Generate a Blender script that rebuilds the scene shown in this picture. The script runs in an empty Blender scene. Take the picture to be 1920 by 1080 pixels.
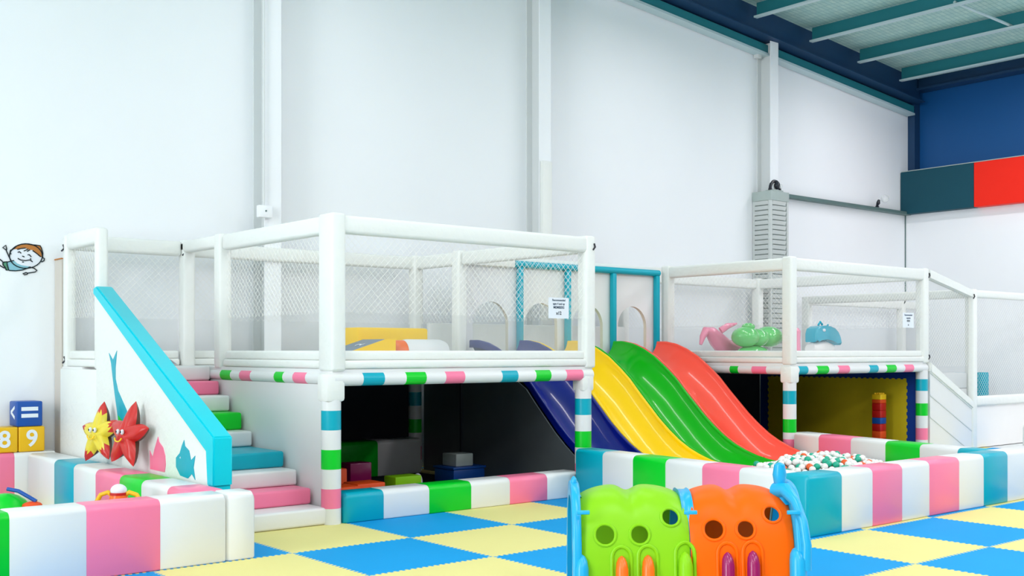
import bpy, bmesh, math, random
from mathutils import Vector, Matrix
random.seed(7)
PI = math.pi
SC = bpy.context.scene
COL = SC.collection

# ------------------------------------------------------------------ camera, world, light, exposure
TH = 0.877
cam_d = bpy.data.cameras.new('camera'); cam = bpy.data.objects.new('camera', cam_d); COL.objects.link(cam)
cam_d.sensor_width = 36; cam_d.lens = 2070 / 1920 * 36; cam_d.shift_y = (657.5 - 540) / 1920
cam_d.clip_start = 0.05; cam_d.clip_end = 200
cam.location = (-3.765, -6.935, 1.42); cam.rotation_euler = (PI / 2, 0, TH - PI / 2)
SC.camera = cam

w = bpy.data.worlds.new('world'); SC.world = w; w.use_nodes = True
bg = w.node_tree.nodes['Background']; bg.inputs[0].default_value = (0.93, 0.945, 1.0, 1); bg.inputs[1].default_value = 0.34

def area(name, loc, size, power, rot=(0, 0, 0), col=(1, 1, 1)):
    d = bpy.data.lights.new(name, 'AREA'); d.shape = 'RECTANGLE'; d.size, d.size_y = size
    d.energy = power; d.color = col
    o = bpy.data.objects.new(name, d); COL.objects.link(o); o.location = loc; o.rotation_euler = rot
    return o
# rows of ceiling lamps over the hall, seen only in the gloss of the slides
for x in (-3.0, 2.4, 7.6, 12.4):
    area('ceiling_lamp', (x, 0.2, 6.15), (0.35, 5.0), (70, 85, 110, 165)[int((x + 3) / 5)], col=(1.0, 0.943, 0.972))
for x in (-6, -1, 4, 9, 13.5):
    for y, p in ((-5.0, 150), (-9.5, 260)):
        area('ceiling_lamp', (x, y, 6.2), (0.5, 2.4), p * (1 if x < 8 else 1.25), col=(1.0, 0.943, 0.972))
# daylight through the open roller doors behind the camera, plus an added fill from the left
area('door_daylight', (-7.5, -13.5, 4.5), (9, 3), 180, rot=(math.radians(72), 0, math.radians(-32)), col=(0.93, 0.97, 1))
area('side_fill', (-13.5, -3.0, 3.6), (5, 10), 2100, rot=(math.radians(90), 0, math.radians(-90)), col=(0.95, 0.97, 1))  # unseen fill, added to brighten the faces turned left
SC.view_settings.view_transform = 'Standard'; SC.view_settings.look = 'None'
SC.view_settings.exposure = -0.6; SC.view_settings.gamma = 1; SC.view_settings.use_curve_mapping = False

# ------------------------------------------------------------------ materials
def lin(c):
    c = c / 255
    return c / 12.92 if c <= 0.04045 else ((c + 0.055) / 1.055) ** 2.4
def mat(name, rgb, rough=0.45, spec=0.5, coat=0.0, noise=0.0, nscale=6.0, bump=0.0, bscale=20.0, metal=0.0, trans=0.0):
    m = bpy.data.materials.new(name); m.use_nodes = True
    nt = m.node_tree; b = nt.nodes['Principled BSDF']
    c = tuple(lin(v) for v in rgb) + (1,)
    b.inputs['Base Color'].default_value = c; b.inputs['Roughness'].default_value = rough
    b.inputs['Specular IOR Level'].default_value = spec; b.inputs['Coat Weight'].default_value = coat
    b.inputs['Coat Roughness'].default_value = 0.08; b.inputs['Metallic'].default_value = metal
    b.inputs['Transmission Weight'].default_value = trans
    tc = nt.nodes.new('ShaderNodeTexCoord')
    if noise > 0:
        n = nt.nodes.new('ShaderNodeTexNoise'); n.inputs['Scale'].default_value = nscale; n.inputs['Detail'].default_value = 4
        nt.links.new(tc.outputs['Object'], n.inputs['Vector'])
        mx = nt.nodes.new('ShaderNodeMix'); mx.data_type = 'RGBA'
        mx.inputs[6].default_value = c; mx.inputs[7].default_value = tuple(v * (1 - noise) for v in c[:3]) + (1,)
        nt.links.new(n.outputs['Fac'], mx.inputs[0]); nt.links.new(mx.outputs[2], b.inputs['Base Color'])
    if bump > 0:
        n2 = nt.nodes.new('ShaderNodeTexNoise'); n2.inputs['Scale'].default_value = bscale; n2.inputs['Detail'].default_value = 3
        nt.links.new(tc.outputs['Object'], n2.inputs['Vector'])
        bp = nt.nodes.new('ShaderNodeBump'); bp.inputs['Strength'].default_value = bump; bp.inputs['Distance'].default_value = 0.02
        nt.links.new(n2.outputs['Fac'], bp.inputs['Height']); nt.links.new(bp.outputs['Normal'], b.inputs['Normal'])
    return m
VW = dict(rough=0.34, spec=0.3, coat=0.06, bump=0.12, bscale=5)
M = {
 'wall': mat('wall_paint', (246, 249, 252), 0.6, 0.3, noise=0.03, nscale=1.5),
 'wall_grey': mat('column_paint', (222, 226, 226), 0.5, 0.3, noise=0.03),
 'white': mat('white_vinyl', (230, 231, 231), **VW),
 'wrap': mat('white_rail_wrap', (236, 238, 234), 0.5, 0.4, bump=0.35, bscale=14),
 'cream': mat('cream_underside', (222, 216, 196), 0.7, 0.3, bump=0.2),
 'turq': mat('turquoise_vinyl', (0, 168, 190), **VW),
 'turqL': mat('lit_turquoise_vinyl', (0, 206, 222), **VW),  # turquoise of the lit handrail, its brightness put into the colour
 'pink': mat('pink_vinyl', (252, 128, 164), **VW),
 'green': mat('green_vinyl', (0, 204, 44), **VW),
 'beige': mat('beige_board', (214, 206, 196), 0.6, 0.3, noise=0.08, nscale=3),
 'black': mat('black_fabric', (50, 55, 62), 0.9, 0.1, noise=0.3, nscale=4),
 'grey': mat('dark_grey_sheet', (92, 100, 104), 0.55, 0.3, noise=0.15),
 'tile_b': mat('blue_foam', (10, 158, 226), 0.7, 0.2, noise=0.12, nscale=1.3, bump=0.15, bscale=160),
 'tile_y': mat('yellow_foam', (232, 222, 146), 0.7, 0.2, noise=0.05, nscale=1.3, bump=0.15, bscale=160),
 's_blue': mat('blue_plastic_slide', (0, 22, 128), 0.3, 0.25, coat=0.5),
 's_yel': mat('yellow_plastic_slide', (255, 212, 0), 0.3, 0.2, coat=0.4),
 's_grn': mat('green_plastic_slide', (0, 176, 0), 0.3, 0.2, coat=0.4),
 's_red': mat('coral_plastic_slide', (255, 90, 70), 0.3, 0.2, coat=0.4),
 'yel': mat('yellow_vinyl', (244, 190, 20), 0.4, 0.4, noise=0.08),
 'yel2': mat('bright_yellow_foam', (255, 208, 22), 0.45, 0.4),
 'orange': mat('orange_plastic', (250, 110, 20), 0.3, 0.5),
 'org_blk': mat('orange_foam', (235, 80, 20), 0.5, 0.4),
 'navy': mat('navy_vinyl', (20, 82, 170), 0.4, 0.4, noise=0.08),
 'blue_mat': mat('blue_eva_mat', (10, 62, 150), 0.6, 0.3),
 'yel_mat': mat('yellow_eva_mat', (225, 200, 30), 0.6, 0.3, noise=0.08),
 'c_grn': mat('lime_plastic', (140, 208, 24), 0.35, 0.2, noise=0.12, nscale=3),
 'c_org': mat('tangerine_plastic', (255, 102, 0), 0.38, 0.15, noise=0.1, nscale=3),
 'c_blu': mat('sky_blue_plastic', (20, 168, 222), 0.3, 0.5),
 'purple': mat('magenta_plastic', (150, 20, 92), 0.22, 0.5),
 'ball_w': mat('white_ball_plastic', (244, 242, 240), 0.3, 0.5),
 'ball_g': mat('teal_ball_plastic', (20, 172, 140), 0.3, 0.5),
 'ball_o': mat('orange_ball_plastic', (238, 96, 34), 0.3, 0.5),
 'teal_steel': mat('teal_painted_steel', (40, 132, 142), 0.45, 0.4, noise=0.12, nscale=3),
 'blue_steel': mat('dark_blue_painted_steel', (22, 64, 104), 0.5, 0.4, noise=0.2, nscale=2),
 'pale_steel': mat('pale_flange_steel', (190, 212, 216), 0.4, 0.4),
 'roofing': None,
 'blue_wall': mat('blue_wall_paint', (4, 84, 148), 0.45, 0.4, noise=0.08, nscale=0.7),
 'dkteal': mat('dark_teal_board', (8, 72, 88), 0.6, 0.3, noise=0.05),
 'red_board': mat('red_board', (246, 34, 8), 0.5, 0.3, noise=0.04),
 'metal': mat('galvanised_metal', (176, 190, 186), 0.45, 0.5, noise=0.12, nscale=12),
 'slat': mat('pale_slat_metal', (206, 212, 210), 0.45, 0.5, noise=0.06),
 'rail': mat('green_grey_steel', (96, 124, 122), 0.5, 0.4, noise=0.25, nscale=5),
 'blackp': mat('black_plastic', (14, 20, 34), 0.35, 0.5),
 'ink': mat('black_ink', (28, 40, 44), 0.7, 0.2),
 'inkblue': mat('grey_blue_ink', (70, 90, 110), 0.7, 0.2),
 'brown': mat('brown_print', (190, 124, 66), 0.7, 0.2),
 'shirt': mat('pale_blue_print', (142, 196, 212), 0.7, 0.2),
 'shorts': mat('green_print', (92, 150, 120), 0.7, 0.2),
 'paper': mat('paper_white', (232, 238, 246), 0.6, 0.3),
 'skinw': mat('white_print', (236, 240, 248), 0.7, 0.2),
 'star_y': mat('yellow_inflatable_vinyl', (238, 216, 62), 0.3, 0.5, noise=0.15, nscale=14),
 'star_r': mat('red_inflatable_vinyl', (214, 40, 36), 0.3, 0.5, noise=0.2, nscale=14),
 'star_s': mat('brown_seam_vinyl', (104, 62, 44), 0.4, 0.4, noise=0.3, nscale=10),
 'infl_p': mat('pink_inflatable', (246, 150, 180), 0.2, 0.5, coat=0.3),
 'infl_g': mat('green_inflatable', (112, 222, 124), 0.15, 0.5, coat=0.4, noise=0.25, nscale=9),
 'infl_b': mat('turquoise_inflatable', (0, 176, 204), 0.2, 0.5, coat=0.3),
 'wedge': mat('slate_vinyl', (104, 128, 152), 0.4, 0.4, noise=0.1),
 'redblk': mat('red_brick_plastic', (196, 26, 20), 0.35, 0.5),
 'net': mat('net_cord', (248, 248, 242), 0.7, 0.2),
 'netd': mat('darker_net_cord', (214, 214, 202), 0.7, 0.2),
}
def clear_mat(name, rgb, alpha):
    m = bpy.data.materials.new(name); m.use_nodes = True; nt = m.node_tree
    b = nt.nodes['Principled BSDF']; out = nt.nodes['Material Output']
    b.inputs['Base Color'].default_value = tuple(lin(v) for v in rgb) + (1,); b.inputs['Roughness'].default_value = 0.12
    tc = nt.nodes.new('ShaderNodeTexCoord'); n = nt.nodes.new('ShaderNodeTexNoise'); n.inputs['Scale'].default_value = 7
    bp = nt.nodes.new('ShaderNodeBump'); bp.inputs['Strength'].default_value = 0.5; bp.inputs['Distance'].default_value = 0.03
    nt.links.new(tc.outputs['Object'], n.inputs['Vector']); nt.links.new(n.outputs['Fac'], bp.inputs['Height']); nt.links.new(bp.outputs['Normal'], b.inputs['Normal'])
    t = nt.nodes.new('ShaderNodeBsdfTransparent'); mx = nt.nodes.new('ShaderNodeMixShader')
    mx.inputs[0].default_value = alpha; nt.links.new(t.outputs[0], mx.inputs[1]); nt.links.new(b.outputs[0], mx.inputs[2])
    nt.links.new(mx.outputs[0], out.inputs['Surface'])
    return m
M['clear'] = clear_mat('clear_vinyl', (196, 202, 200), 0.13)
M['bulb'] = clear_mat('clear_lamp_glass', (235, 240, 240), 0.35)
def roofing():   # foil blanket on wire mesh
    m = mat('foil_roof_blanket', (200, 222, 216), 0.6, 0.4, noise=0.15, nscale=2, bump=0.4, bscale=9)
    nt = m.node_tree; b = nt.nodes['Principled BSDF']
    br = nt.nodes.new('ShaderNodeTexBrick'); tc = nt.nodes.new('ShaderNodeTexCoord')
    br.inputs['Scale'].default_value = 1.0; br.inputs['Mortar Size'].default_value = 0.006
    br.inputs['Brick Width'].default_value = 0.15; br.inputs['Row Height'].default_value = 0.075; br.offset = 0
    for i, c in ((1, (168, 204, 200)), (2, (184, 214, 206)), (3, (140, 184, 184))):
        br.inputs[i].default_value = tuple(lin(v) for v in c) + (1,)
    nt.links.new(tc.outputs['Object'], br.inputs['Vector']); nt.links.new(br.outputs['Color'], b.inputs['Base Color'])
    return m
M['roofing'] = roofing()

# ------------------------------------------------------------------ mesh helpers
def obj(name, bm, mats, parent=None, smooth=True, ang=38, label=None):
    me = bpy.data.meshes.new(name); bmesh.ops.recalc_face_normals(bm, faces=bm.faces)
    bm.to_mesh(me); bm.free()
    if not isinstance(mats, (list, tuple)): mats = [mats]
    for m in mats: me.materials.append(M[m] if isinstance(m, str) else m)
    if smooth:
        for p in me.polygons: p.use_smooth = True
        me.set_sharp_from_angle(angle=math.radians(ang))
    o = bpy.data.objects.new(name, me); COL.objects.link(o)
    if parent is not None:
        o.parent = parent
        root = parent
        while root.parent is not None: root = root.parent
        if parent is root and root.type == 'EMPTY': o.matrix_parent_inverse = root_mat(root).inverted()
    if label: o['label'] = label
    return o
def root_mat(r): return Matrix.LocRotScale(r.location, r.rotation_euler, r.scale)
def tag(o, label, cat, group=None):
    o['label'] = label; o['category'] = cat
    if group: o['group'] = group
    return o
def thing(name, label, cat, loc, group=None):
    o = bpy.data.objects.new(name, None); COL.objects.link(o); o.location = loc; o.empty_display_size = 0.2
    return tag(o, label, cat, group)
def struct(name, bm, mats, **k):
    o = obj(name, bm, mats, None, **k); o['kind'] = 'structure'; return o
def BM(): return bmesh.new()
def box(bm, x0, x1, y0, y1, z0, z1, bev=0.0, mi=0, seg=2, mx=None):
    r = bmesh.ops.create_cube(bm, size=1); vs = r['verts']
    for v in vs:
        v.co = Vector(((x0 + x1) / 2 + v.co.x * (x1 - x0), (y0 + y1) / 2 + v.co.y * (y1 - y0), (z0 + z1) / 2 + v.co.z * (z1 - z0)))
    fs = set(f for v in vs for f in v.link_faces)
    for f in fs: f.material_index = mi
    if bev > 0:
        es = set(e for v in vs for e in v.link_edges)
        r2 = bmesh.ops.bevel(bm, geom=list(es), offset=bev, segments=seg, profile=0.5, affect='EDGES')
        vs = list(set(v for f in r2['faces'] for v in f.verts) | set(v for v in vs if v.is_valid))
        for f in r2['faces']: f.material_index = mi
    if mx is not None:
        bmesh.ops.transform(bm, matrix=mx, verts=[v for v in vs if v.is_valid])
    return vs
def ngon(bm, pts, mi=0):
    f = bm.faces.new([bm.verts.new(p) for p in pts]); f.material_index = mi; return f
def prism(bm, pts, vec, mi=0, mside=None):
    vec = Vector(vec); a = [bm.verts.new(p) for p in pts]; b = [bm.verts.new(Vector(p) + vec) for p in pts]
    for f in (bm.faces.new(a), bm.faces.new(b[::-1])): f.material_index = mi
    n = len(pts)
    for i in range(n):
        f = bm.faces.new((a[i], a[(i + 1) % n], b[(i + 1) % n], b[i])); f.material_index = mi if mside is None else mside
def frame_of(d):
    d = d.normalized(); u = Vector((0, 0, 1)) if abs(d.z) < 0.9 else Vector((1, 0, 0))
    a = d.cross(u).normalized(); return a, d.cross(a).normalized()
def tube(bm, pts, rad, n=10, mi=0, closed=False, caps=True):
    pts = [Vector(p) for p in pts]; R = rad if isinstance(rad, (list, tuple)) else [rad] * len(pts)
    rings = []; N = len(pts); a = None
    for i, p in enumerate(pts):
        if closed: d = pts[(i + 1) % N] - pts[i - 1]
        else: d = pts[min(i + 1, N - 1)] - pts[max(i - 1, 0)]
        d.normalize()
        if a is None: a, b = frame_of(d)
        else:
            a = (a - d * a.dot(d)).normalized(); b = d.cross(a)
        rings.append([bm.verts.new(p + (a * math.cos(2 * PI * k / n) + b * math.sin(2 * PI * k / n)) * R[i]) for k in range(n)])
    for i in range(N if closed else N - 1):
        r0, r1 = rings[i], rings[(i + 1) % N]
        for k in range(n):
            f = bm.faces.new((r0[k], r0[(k + 1) % n], r1[(k + 1) % n], r1[k])); f.material_index = mi
    if caps and not closed:
        for r in (rings[0][::-1], rings[-1]): bm.faces.new(r).material_index = mi
def ellipsoid(bm, c, r, mi=0, u=20, v=12, rot=None):
    q = bmesh.ops.create_uvsphere(bm, u_segments=u, v_segments=v, radius=1)
    mx = Matrix.Translation(c) @ (rot if rot is not None else Matrix.Identity(4)) @ Matrix.Diagonal((r[0], r[1], r[2], 1))
    bmesh.ops.transform(bm, matrix=mx, verts=q['verts'])
    for f in set(f for v2 in q['verts'] for f in v2.link_faces): f.material_index = mi
def strip_bar(bm, p0, p1, rad, bounds, mis, n=14, squash=1.0):
    """wrapped round bar with colour bands; bounds in metres from p0"""
    p0, p1 = Vector(p0), Vector(p1); L = (p1 - p0).length; d = (p1 - p0) / L; a, b = frame_of(d)
    ts = [0] + list(bounds) + [L]; prev = None
    def ring(t, r): return [bm.verts.new(p0 + d * t + (a * math.cos(2 * PI * k / n) + b * math.sin(2 * PI * k / n)) * r) for k in range(n)]
    for i in range(len(ts) - 1):
        r0, r1 = ring(ts[i], rad), ring(ts[i + 1], rad)
        for k in range(n):
            f = bm.faces.new((r0[k], r0[(k + 1) % n], r1[(k + 1) % n], r1[k])); f.material_index = mis[i]
        if i == 0: bm.faces.new(r0[::-1]).material_index = mis[0]
        if i == len(ts) - 2: bm.faces.new(r1).material_index = mis[-1]
def text_bm(body, size, mx, extrude=0.001):
    cu = bpy.data.curves.new('t', 'FONT'); cu.body = body; cu.size = size; cu.extrude = extrude
    cu.align_x = 'CENTER'; cu.align_y = 'CENTER'; cu.offset = size * 0.02
    o = bpy.data.objects.new('t', cu); COL.objects.link(o)
    dg = bpy.context.evaluated_depsgraph_get(); dg.update()
    me = bpy.data.meshes.new_from_object(o.evaluated_get(dg))
    bm = bmesh.new(); bm.from_mesh(me); bmesh.ops.transform(bm, matrix=mx, verts=bm.verts)
    bpy.data.objects.remove(o); bpy.data.curves.remove(cu); bpy.data.meshes.remove(me)
    return bm
def face_y(x, y, z):   # text plane facing -y
    return Matrix.Translation((x, y, z)) @ Matrix.Rotation(PI / 2, 4, 'X')
def face_x(x, y, z):   # text plane facing -x
    return Matrix.Translation((x, y, z)) @ Matrix.Rotation(-PI / 2, 4, 'Z') @ Matrix.Rotation(PI / 2, 4, 'X')

PAL = ['white', 'turq', 'pink', 'green', 'wrap']
IX = {k: i for i, k in enumerate(PAL)}
def pad_bm(x0, x1, y0, y1, h, axis, bounds, cols, r=0.045, bm=None, z0=0.0):
    """upholstered foam bar with colour bands along one axis"""
    bm = bm or BM()
    L0, L1 = (x0, x1) if axis == 'x' else (y0, y1); W0, W1 = (y0, y1) if axis == 'x' else (x0, x1)
    prof = []
    rb = 0.012
    for (cx, cz, rr, a0) in ((W0 + rb, z0 + rb, rb, PI), (W1 - rb, z0 + rb, rb, 1.5 * PI), (W1 - r, z0 + h - r, r, 0), (W0 + r, z0 + h - r, r, 0.5 * PI)):
        k = 2 if rr == rb else 5
        for j in range(k + 1):
            a = a0 + j / k * PI / 2; prof.append((cx + rr * math.cos(a), cz + rr * math.sin(a)))
    cw, cz = (W0 + W1) / 2, z0 + h / 2
    def ring(t, inset):
        out = []
        for (pw, pz) in prof:
            qw = pw - math.copysign(min(inset, abs(pw - cw)), pw - cw); qz = pz - math.copysign(min(inset, abs(pz - cz)), pz - cz)
            if pz < z0 + 0.03: qz = pz
            out.append(bm.verts.new((t, qw, qz) if axis == 'x' else (qw, t, qz)))
        return out
    bs = [L0] + sorted(bounds) + [L1]
    if axis == 'y' and bounds and bounds[0] > bounds[-1]: cols = cols[::-1]
    for i in range(len(bs) - 1):
        a, b = bs[i], bs[i + 1]; e = min(0.012, (b - a) / 4); big = (i == 0, i == len(bs) - 2)
        rs = [ring(a, 0.02 if big[0] else 0.004), ring(a + (0.02 if big[0] else e), 0)]
        rs.append(ring(b - (0.02 if big[1] else e), 0)); rs.append(ring(b, 0.02 if big[1] else 0.004))
        for q0, q1 in zip(rs, rs[1:]):
            n = len(q0)
            for k in range(n):
                bm.faces.new((q0[k], q0[(k + 1) % n], q1[(k + 1) % n], q1[k])).material_index = IX[cols[i]]
        if big[0]: bm.faces.new(rs[0][::-1]).material_index = IX[cols[i]]
        if big[1]: bm.faces.new(rs[-1]).material_index = IX[cols[i]]
    return bm
def pad(label, *a, group=None, **k):
    o = obj('padded_barrier', pad_bm(*a, **k), PAL, ang=50); return tag(o, label, 'play barrier', group)

# ------------------------------------------------------------------ room
X0, X1, Y0, YW = -14, 15.03, -16, 4.2
def wob(t):   # jigsaw teeth shared by both neighbours
    ph = (t / 0.045) % 1.0
    return 0.010 if ph < 0.5 else -0.010
bm = BM()
NT = 44
def edge_pts(i, t0, horiz):
    out = []
    step = 1 / NT
    for k in range(NT):
        s = 0.011 if k % 2 == 0 else -0.011
        if k == 0 or k == NT - 1: s = 0
        for e in (0.08, 0.92):
            t = t0 + (k + e) * step
            out.append((t, i + s) if horiz else (i + s, t))
    return out
for a in range(-5, 12):
    for b in range(-7, 5):
        yel = (a + b) % 2 == 0
        zt = 0.0
        y1c = min(b + 1, YW - 0.01)
        if b == 4:
            pts = [(a, 4), (a + 1, 4), (a + 1, YW), (a, YW)]
        else:
            pts = [(a, b)] + edge_pts(b, a, True) + [(a + 1, b)] + edge_pts(a + 1, b, False) + [(a + 1, b + 1)] + edge_pts(b + 1, a, True)[::-1] + [(a, b + 1)] + edge_pts(a, b, False)[::-1]
        f = ngon(bm, [(p[0], p[1], zt) for p in pts], 1 if yel else 0)
box(bm, X0, -5, Y0, YW, -0.2, 0, mi=2); box(bm, -5, 12, Y0, -7, -0.2, 0, mi=2); box(bm, 12, X1, Y0, YW, -0.2, 0, mi=2)
box(bm, -5, 12, -7, YW, -0.2, -0.012, mi=2)
struct('floor', bm, ['tile_b', 'tile_y', 'wall_grey'], smooth=False)

def roofz(x): return 6.95 - 0.082 * (x - 8.84)
bm = BM()
prism(bm, [(X0, YW, 0), (X1 + 0.3, YW, 0), (X1 + 0.3, YW, roofz(X1) + .1), (8.84 - 20, YW, roofz(-11)), (X0, YW, roofz(-14))], (0, 0.2, 0))
struct('wall_back', bm, 'wall', smooth=False)
bm = BM(); box(bm, X1, X1 + 0.25, -16, YW, 0, 4.0); struct('wall_right', bm, 'wall', smooth=False)
bm = BM(); box(bm, 15.3, 15.5, -16, YW, 3.9, 7); struct('wall_right_upper', bm, 'blue_wall', smooth=False)
bm = BM()
prism(bm, [(X0, Y0, roofz(X0)), (X1 + .5, Y0, roofz(X1 + .5)), (X1 + .5, Y0, roofz(X1) + .1), (X0, Y0, roofz(X0) + .1)], (0, YW - Y0 + .2, 0))
struct('ceiling', bm, 'roofing', smooth=False)
# wall joint lines: thin cover strips
bm = BM(); box(bm, 15.015, 15.035, 4.185, 4.2, 0, 3.95); struct('trim_1', bm, 'rail', smooth=False)
bm = BM()
prism(bm, [(-12, 4.05, roofz(-12) - .62), (15.08, 4.05, roofz(15.08) - .62), (15.08, 4.05, roofz(15.08) - .48), (-12, 4.05, roofz(-12) - .48)], (0, 0.15, 0))
struct('trim_2', bm, 'teal_steel', smooth=False)
bm = BM()
prism(bm, [(-12, 4.02, roofz(-12) - .655), (15.06, 4.02, roofz(15.06) - .655), (15.06, 4.02, roofz(15.06) - .62), (-12, 4.02, roofz(-12) - .62)], (0, 0.17, 0))
struct('trim_3', bm, 'pale_steel', smooth=False)
# roof steel
def beam_x(y0, y1, dz0, dz1, m):
    bm = BM()
    prism(bm, [(-12, y0, roofz(-12) - dz1), (15.1, y0, roofz(15.1) - dz1), (15.1, y0, roofz(15.1) - dz0), (-12, y0, roofz(-12) - dz0)], (0, y1 - y0, 0))
    return bm
t = thing('roof_rafter', 'dark blue steel rafter following the roof slope above the white wall', 'beam', (10, 3.9, roofz(10) - .45))
bm = beam_x(3.96, 4.0, .0, .42, 'blue_steel'); obj('web', bm, 'blue_steel', t, smooth=False)
bm = beam_x(3.84, 4.12, .42, .44, 'blue_steel'); obj('bottom_flange', bm, 'blue_steel', t, smooth=False)
def purlin(x, label):
    z = roofz(x)
    t = thing('roof_purlin', label, 'beam', (x, 3.8, z - .22), 'purlins under the roof')
    bm = BM(); box(bm, x, x + .012, -16, 3.84, z - .24, z - .01); obj('web', bm, 'teal_steel', t, smooth=False)
    bm = BM(); box(bm, x - .075, x + .01, -16, 3.84, z - .252, z - .24); box(bm, x - .075, x - .065, -16, 3.84, z - .24, z - .225); obj('bottom_flange', bm, 'pale_steel', t, smooth=False)
for x, lb in ((10.15, 'teal roof purlin ending just above the right-hand column top'), (11.6, 'teal roof purlin next to the right of the one over the column'),
              (12.98, 'teal roof purlin second nearest to the blue wall'), (14.3, 'teal roof purlin nearest to the blue wall'),
              (8.75, 'teal roof purlin crossing the top edge left of the column')):
    purlin(x, lb)
bm = BM(); tube(bm, [(11.55, 1.35, roofz(11.6) - .2), (12.98, 1.2, roofz(12.98) - .2)], 0.022, 8)
tag(obj('purlin_bridging', bm, 'pale_steel'), 'pale bridging rod between two teal purlins', 'beam')
bm = BM(); box(bm, 15.12, 15.3, 4.06, 4.2, 4.74, 6.4); struct('trim_5', bm, 'blue_steel', smooth=False)
t = thing('wall_beam', 'dark steel eaves beam along the top of the blue wall', 'beam', (15.1, 0, 6.3))
bm = BM(); box(bm, 15.0, 15.28, -16, 4.0, 6.22, 6.26); obj('bottom_flange', bm, 'blue_steel', t, smooth=False)
bm = BM(); box(bm, 15.06, 15.08, -16, 3.95, 6.26, 6.50); obj('web', bm, 'blue_steel', t, smooth=False)
# coloured boards on the right wall
tag(obj('wall_board', (lambda b: (box(b, 14.85, 15.3, 2.78, 4.19, 3.94, 4.72, .01), b)[1])(BM()), 'dkteal', smooth=False), 'dark teal board high on the right wall at the corner', 'wall panel')
tag(obj('wall_board', (lambda b: (box(b, 14.85, 15.3, 1.2, 2.776, 3.94, 4.72, .01), b)[1])(BM()), 'red_board', smooth=False), 'bright red board high on the right wall', 'wall panel')
bm = BM(); box(bm, 14.88, 15.3, -4, 4.19, 4.725, 4.74); struct('trim_4', bm, 'metal', smooth=False)
# columns
def column(xc, label, ztop, z0=0):
    t = thing('wall_column', label, 'column', (xc, 4.05, 0), 'columns on the white wall')
    bm = BM(); box(bm, xc - .10, xc + .10, 3.93, 3.945, z0, ztop, .002); obj('front_flange', bm, 'wall', t, smooth=False)
    bm = BM(); box(bm, xc - .008, xc + .008, 3.945, 4.185, z0, ztop); obj('web', bm, 'wall_grey', t, smooth=False)
    bm = BM(); box(bm, xc - .10, xc + .10, 4.185, 4.2, z0, ztop); obj('back_flange', bm, 'wall_grey', t, smooth=False)
    return t
column(1.90, 'white steel column on the wall, leftmost of three', roofz(1.9) - .3)
column(5.84, 'white steel column on the wall between the two net cages', roofz(5.8) - .3)
column(10.72, 'white steel column on the wall rising from the louvred box', roofz(10.7) - .45, 3.955)
t = thing('junction_box', 'small white electrical box at the foot of the conduit on the left column', 'junction box', (1.72, 3.9, 2.87))
bm = BM(); box(bm, 1.70, 1.86, 3.86, 3.925, 2.85, 2.98, .008); obj('housing', bm, 'wall', t)
bm = BM(); tube(bm, [(1.78, 3.86, 2.92), (1.78, 3.852, 2.92)], .009); obj('screw', bm, 'rail', t)
bm = BM(); tube(bm, [(1.775, 3.90, 2.98), (1.775, 3.90, 6.2)], .012); tag(obj('conduit', bm, 'wall_grey'), 'thin white conduit running up the left column', 'pipe')
t = thing('junction_box', 'small pale bracket box near the top of the right column', 'junction box', (10.56, 4.1, 6.2))
bm = BM(); box(bm, 10.52, 10.62, 4.10, 4.19, 6.1, 6.3, .005); obj('housing', bm, 'wall_grey', t)
bm = BM(); tube(bm, [(10.555, 4.10, 6.25), (10.555, 4.09, 6.25)], .012); obj('screw', bm, 'metal', t)
bm = BM(); box(bm, 5.74, 5.9, 3.86, 3.925, 0, 3.9, .01); tag(obj('column_cover', bm, 'wrap'), 'pale padded cover on the lower half of the middle column', 'column cover')
# louvred box round the right column
t = thing('louvred_box', 'tall grey louvred metal box around the foot of the right column', 'cabinet', (10.6, 3.9, 0))
bx0, bx1, by0 = 10.5, 10.96, 3.84
bm = BM(); box(bm, bx0 + .03, bx1 - .03, by0 + .03, 4.19, 0, 3.9); obj('core', bm, 'metal', t, smooth=False)
bm = BM()
for (x, y) in ((bx0, by0), (bx1 - .04, by0)): box(bm, x, x + .045, y, y + .045, 0, 3.9)
box(bm, bx0, bx0 + .04, 4.15, 4.19, 0, 3.9); obj('corner_post', bm, 'slat', t, smooth=False)
bm = BM(); box(bm, bx0 - .01, bx1 + .01, by0 - .01, 4.195, 3.8, 3.95, .006); obj('cap', bm, 'metal', t)
bm = BM()
z = 1.4
while z < 3.78:
    mx = Matrix.Translation((0, by0 + .02, z)) @ Matrix.Rotation(0.35, 4, 'X') @ Matrix.Translation((0, -by0 - .02, -z))
    box(bm, bx0 + .045, bx1 - .07, by0 + .005, by0 + .02, z, z + .062, mx=mx)
    mx = Matrix.Translation((bx0 + .02, 0, z)) @ Matrix.Rotation(-0.35, 4, 'Y') @ Matrix.Translation((-bx0 - .02, 0, -z))
    box(bm, bx0 + .005, bx0 + .02, by0 + .045, 4.15, z, z + .062, mx=mx)
    z += .078
obj('louvres', bm, 'slat', t, smooth=False)
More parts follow.
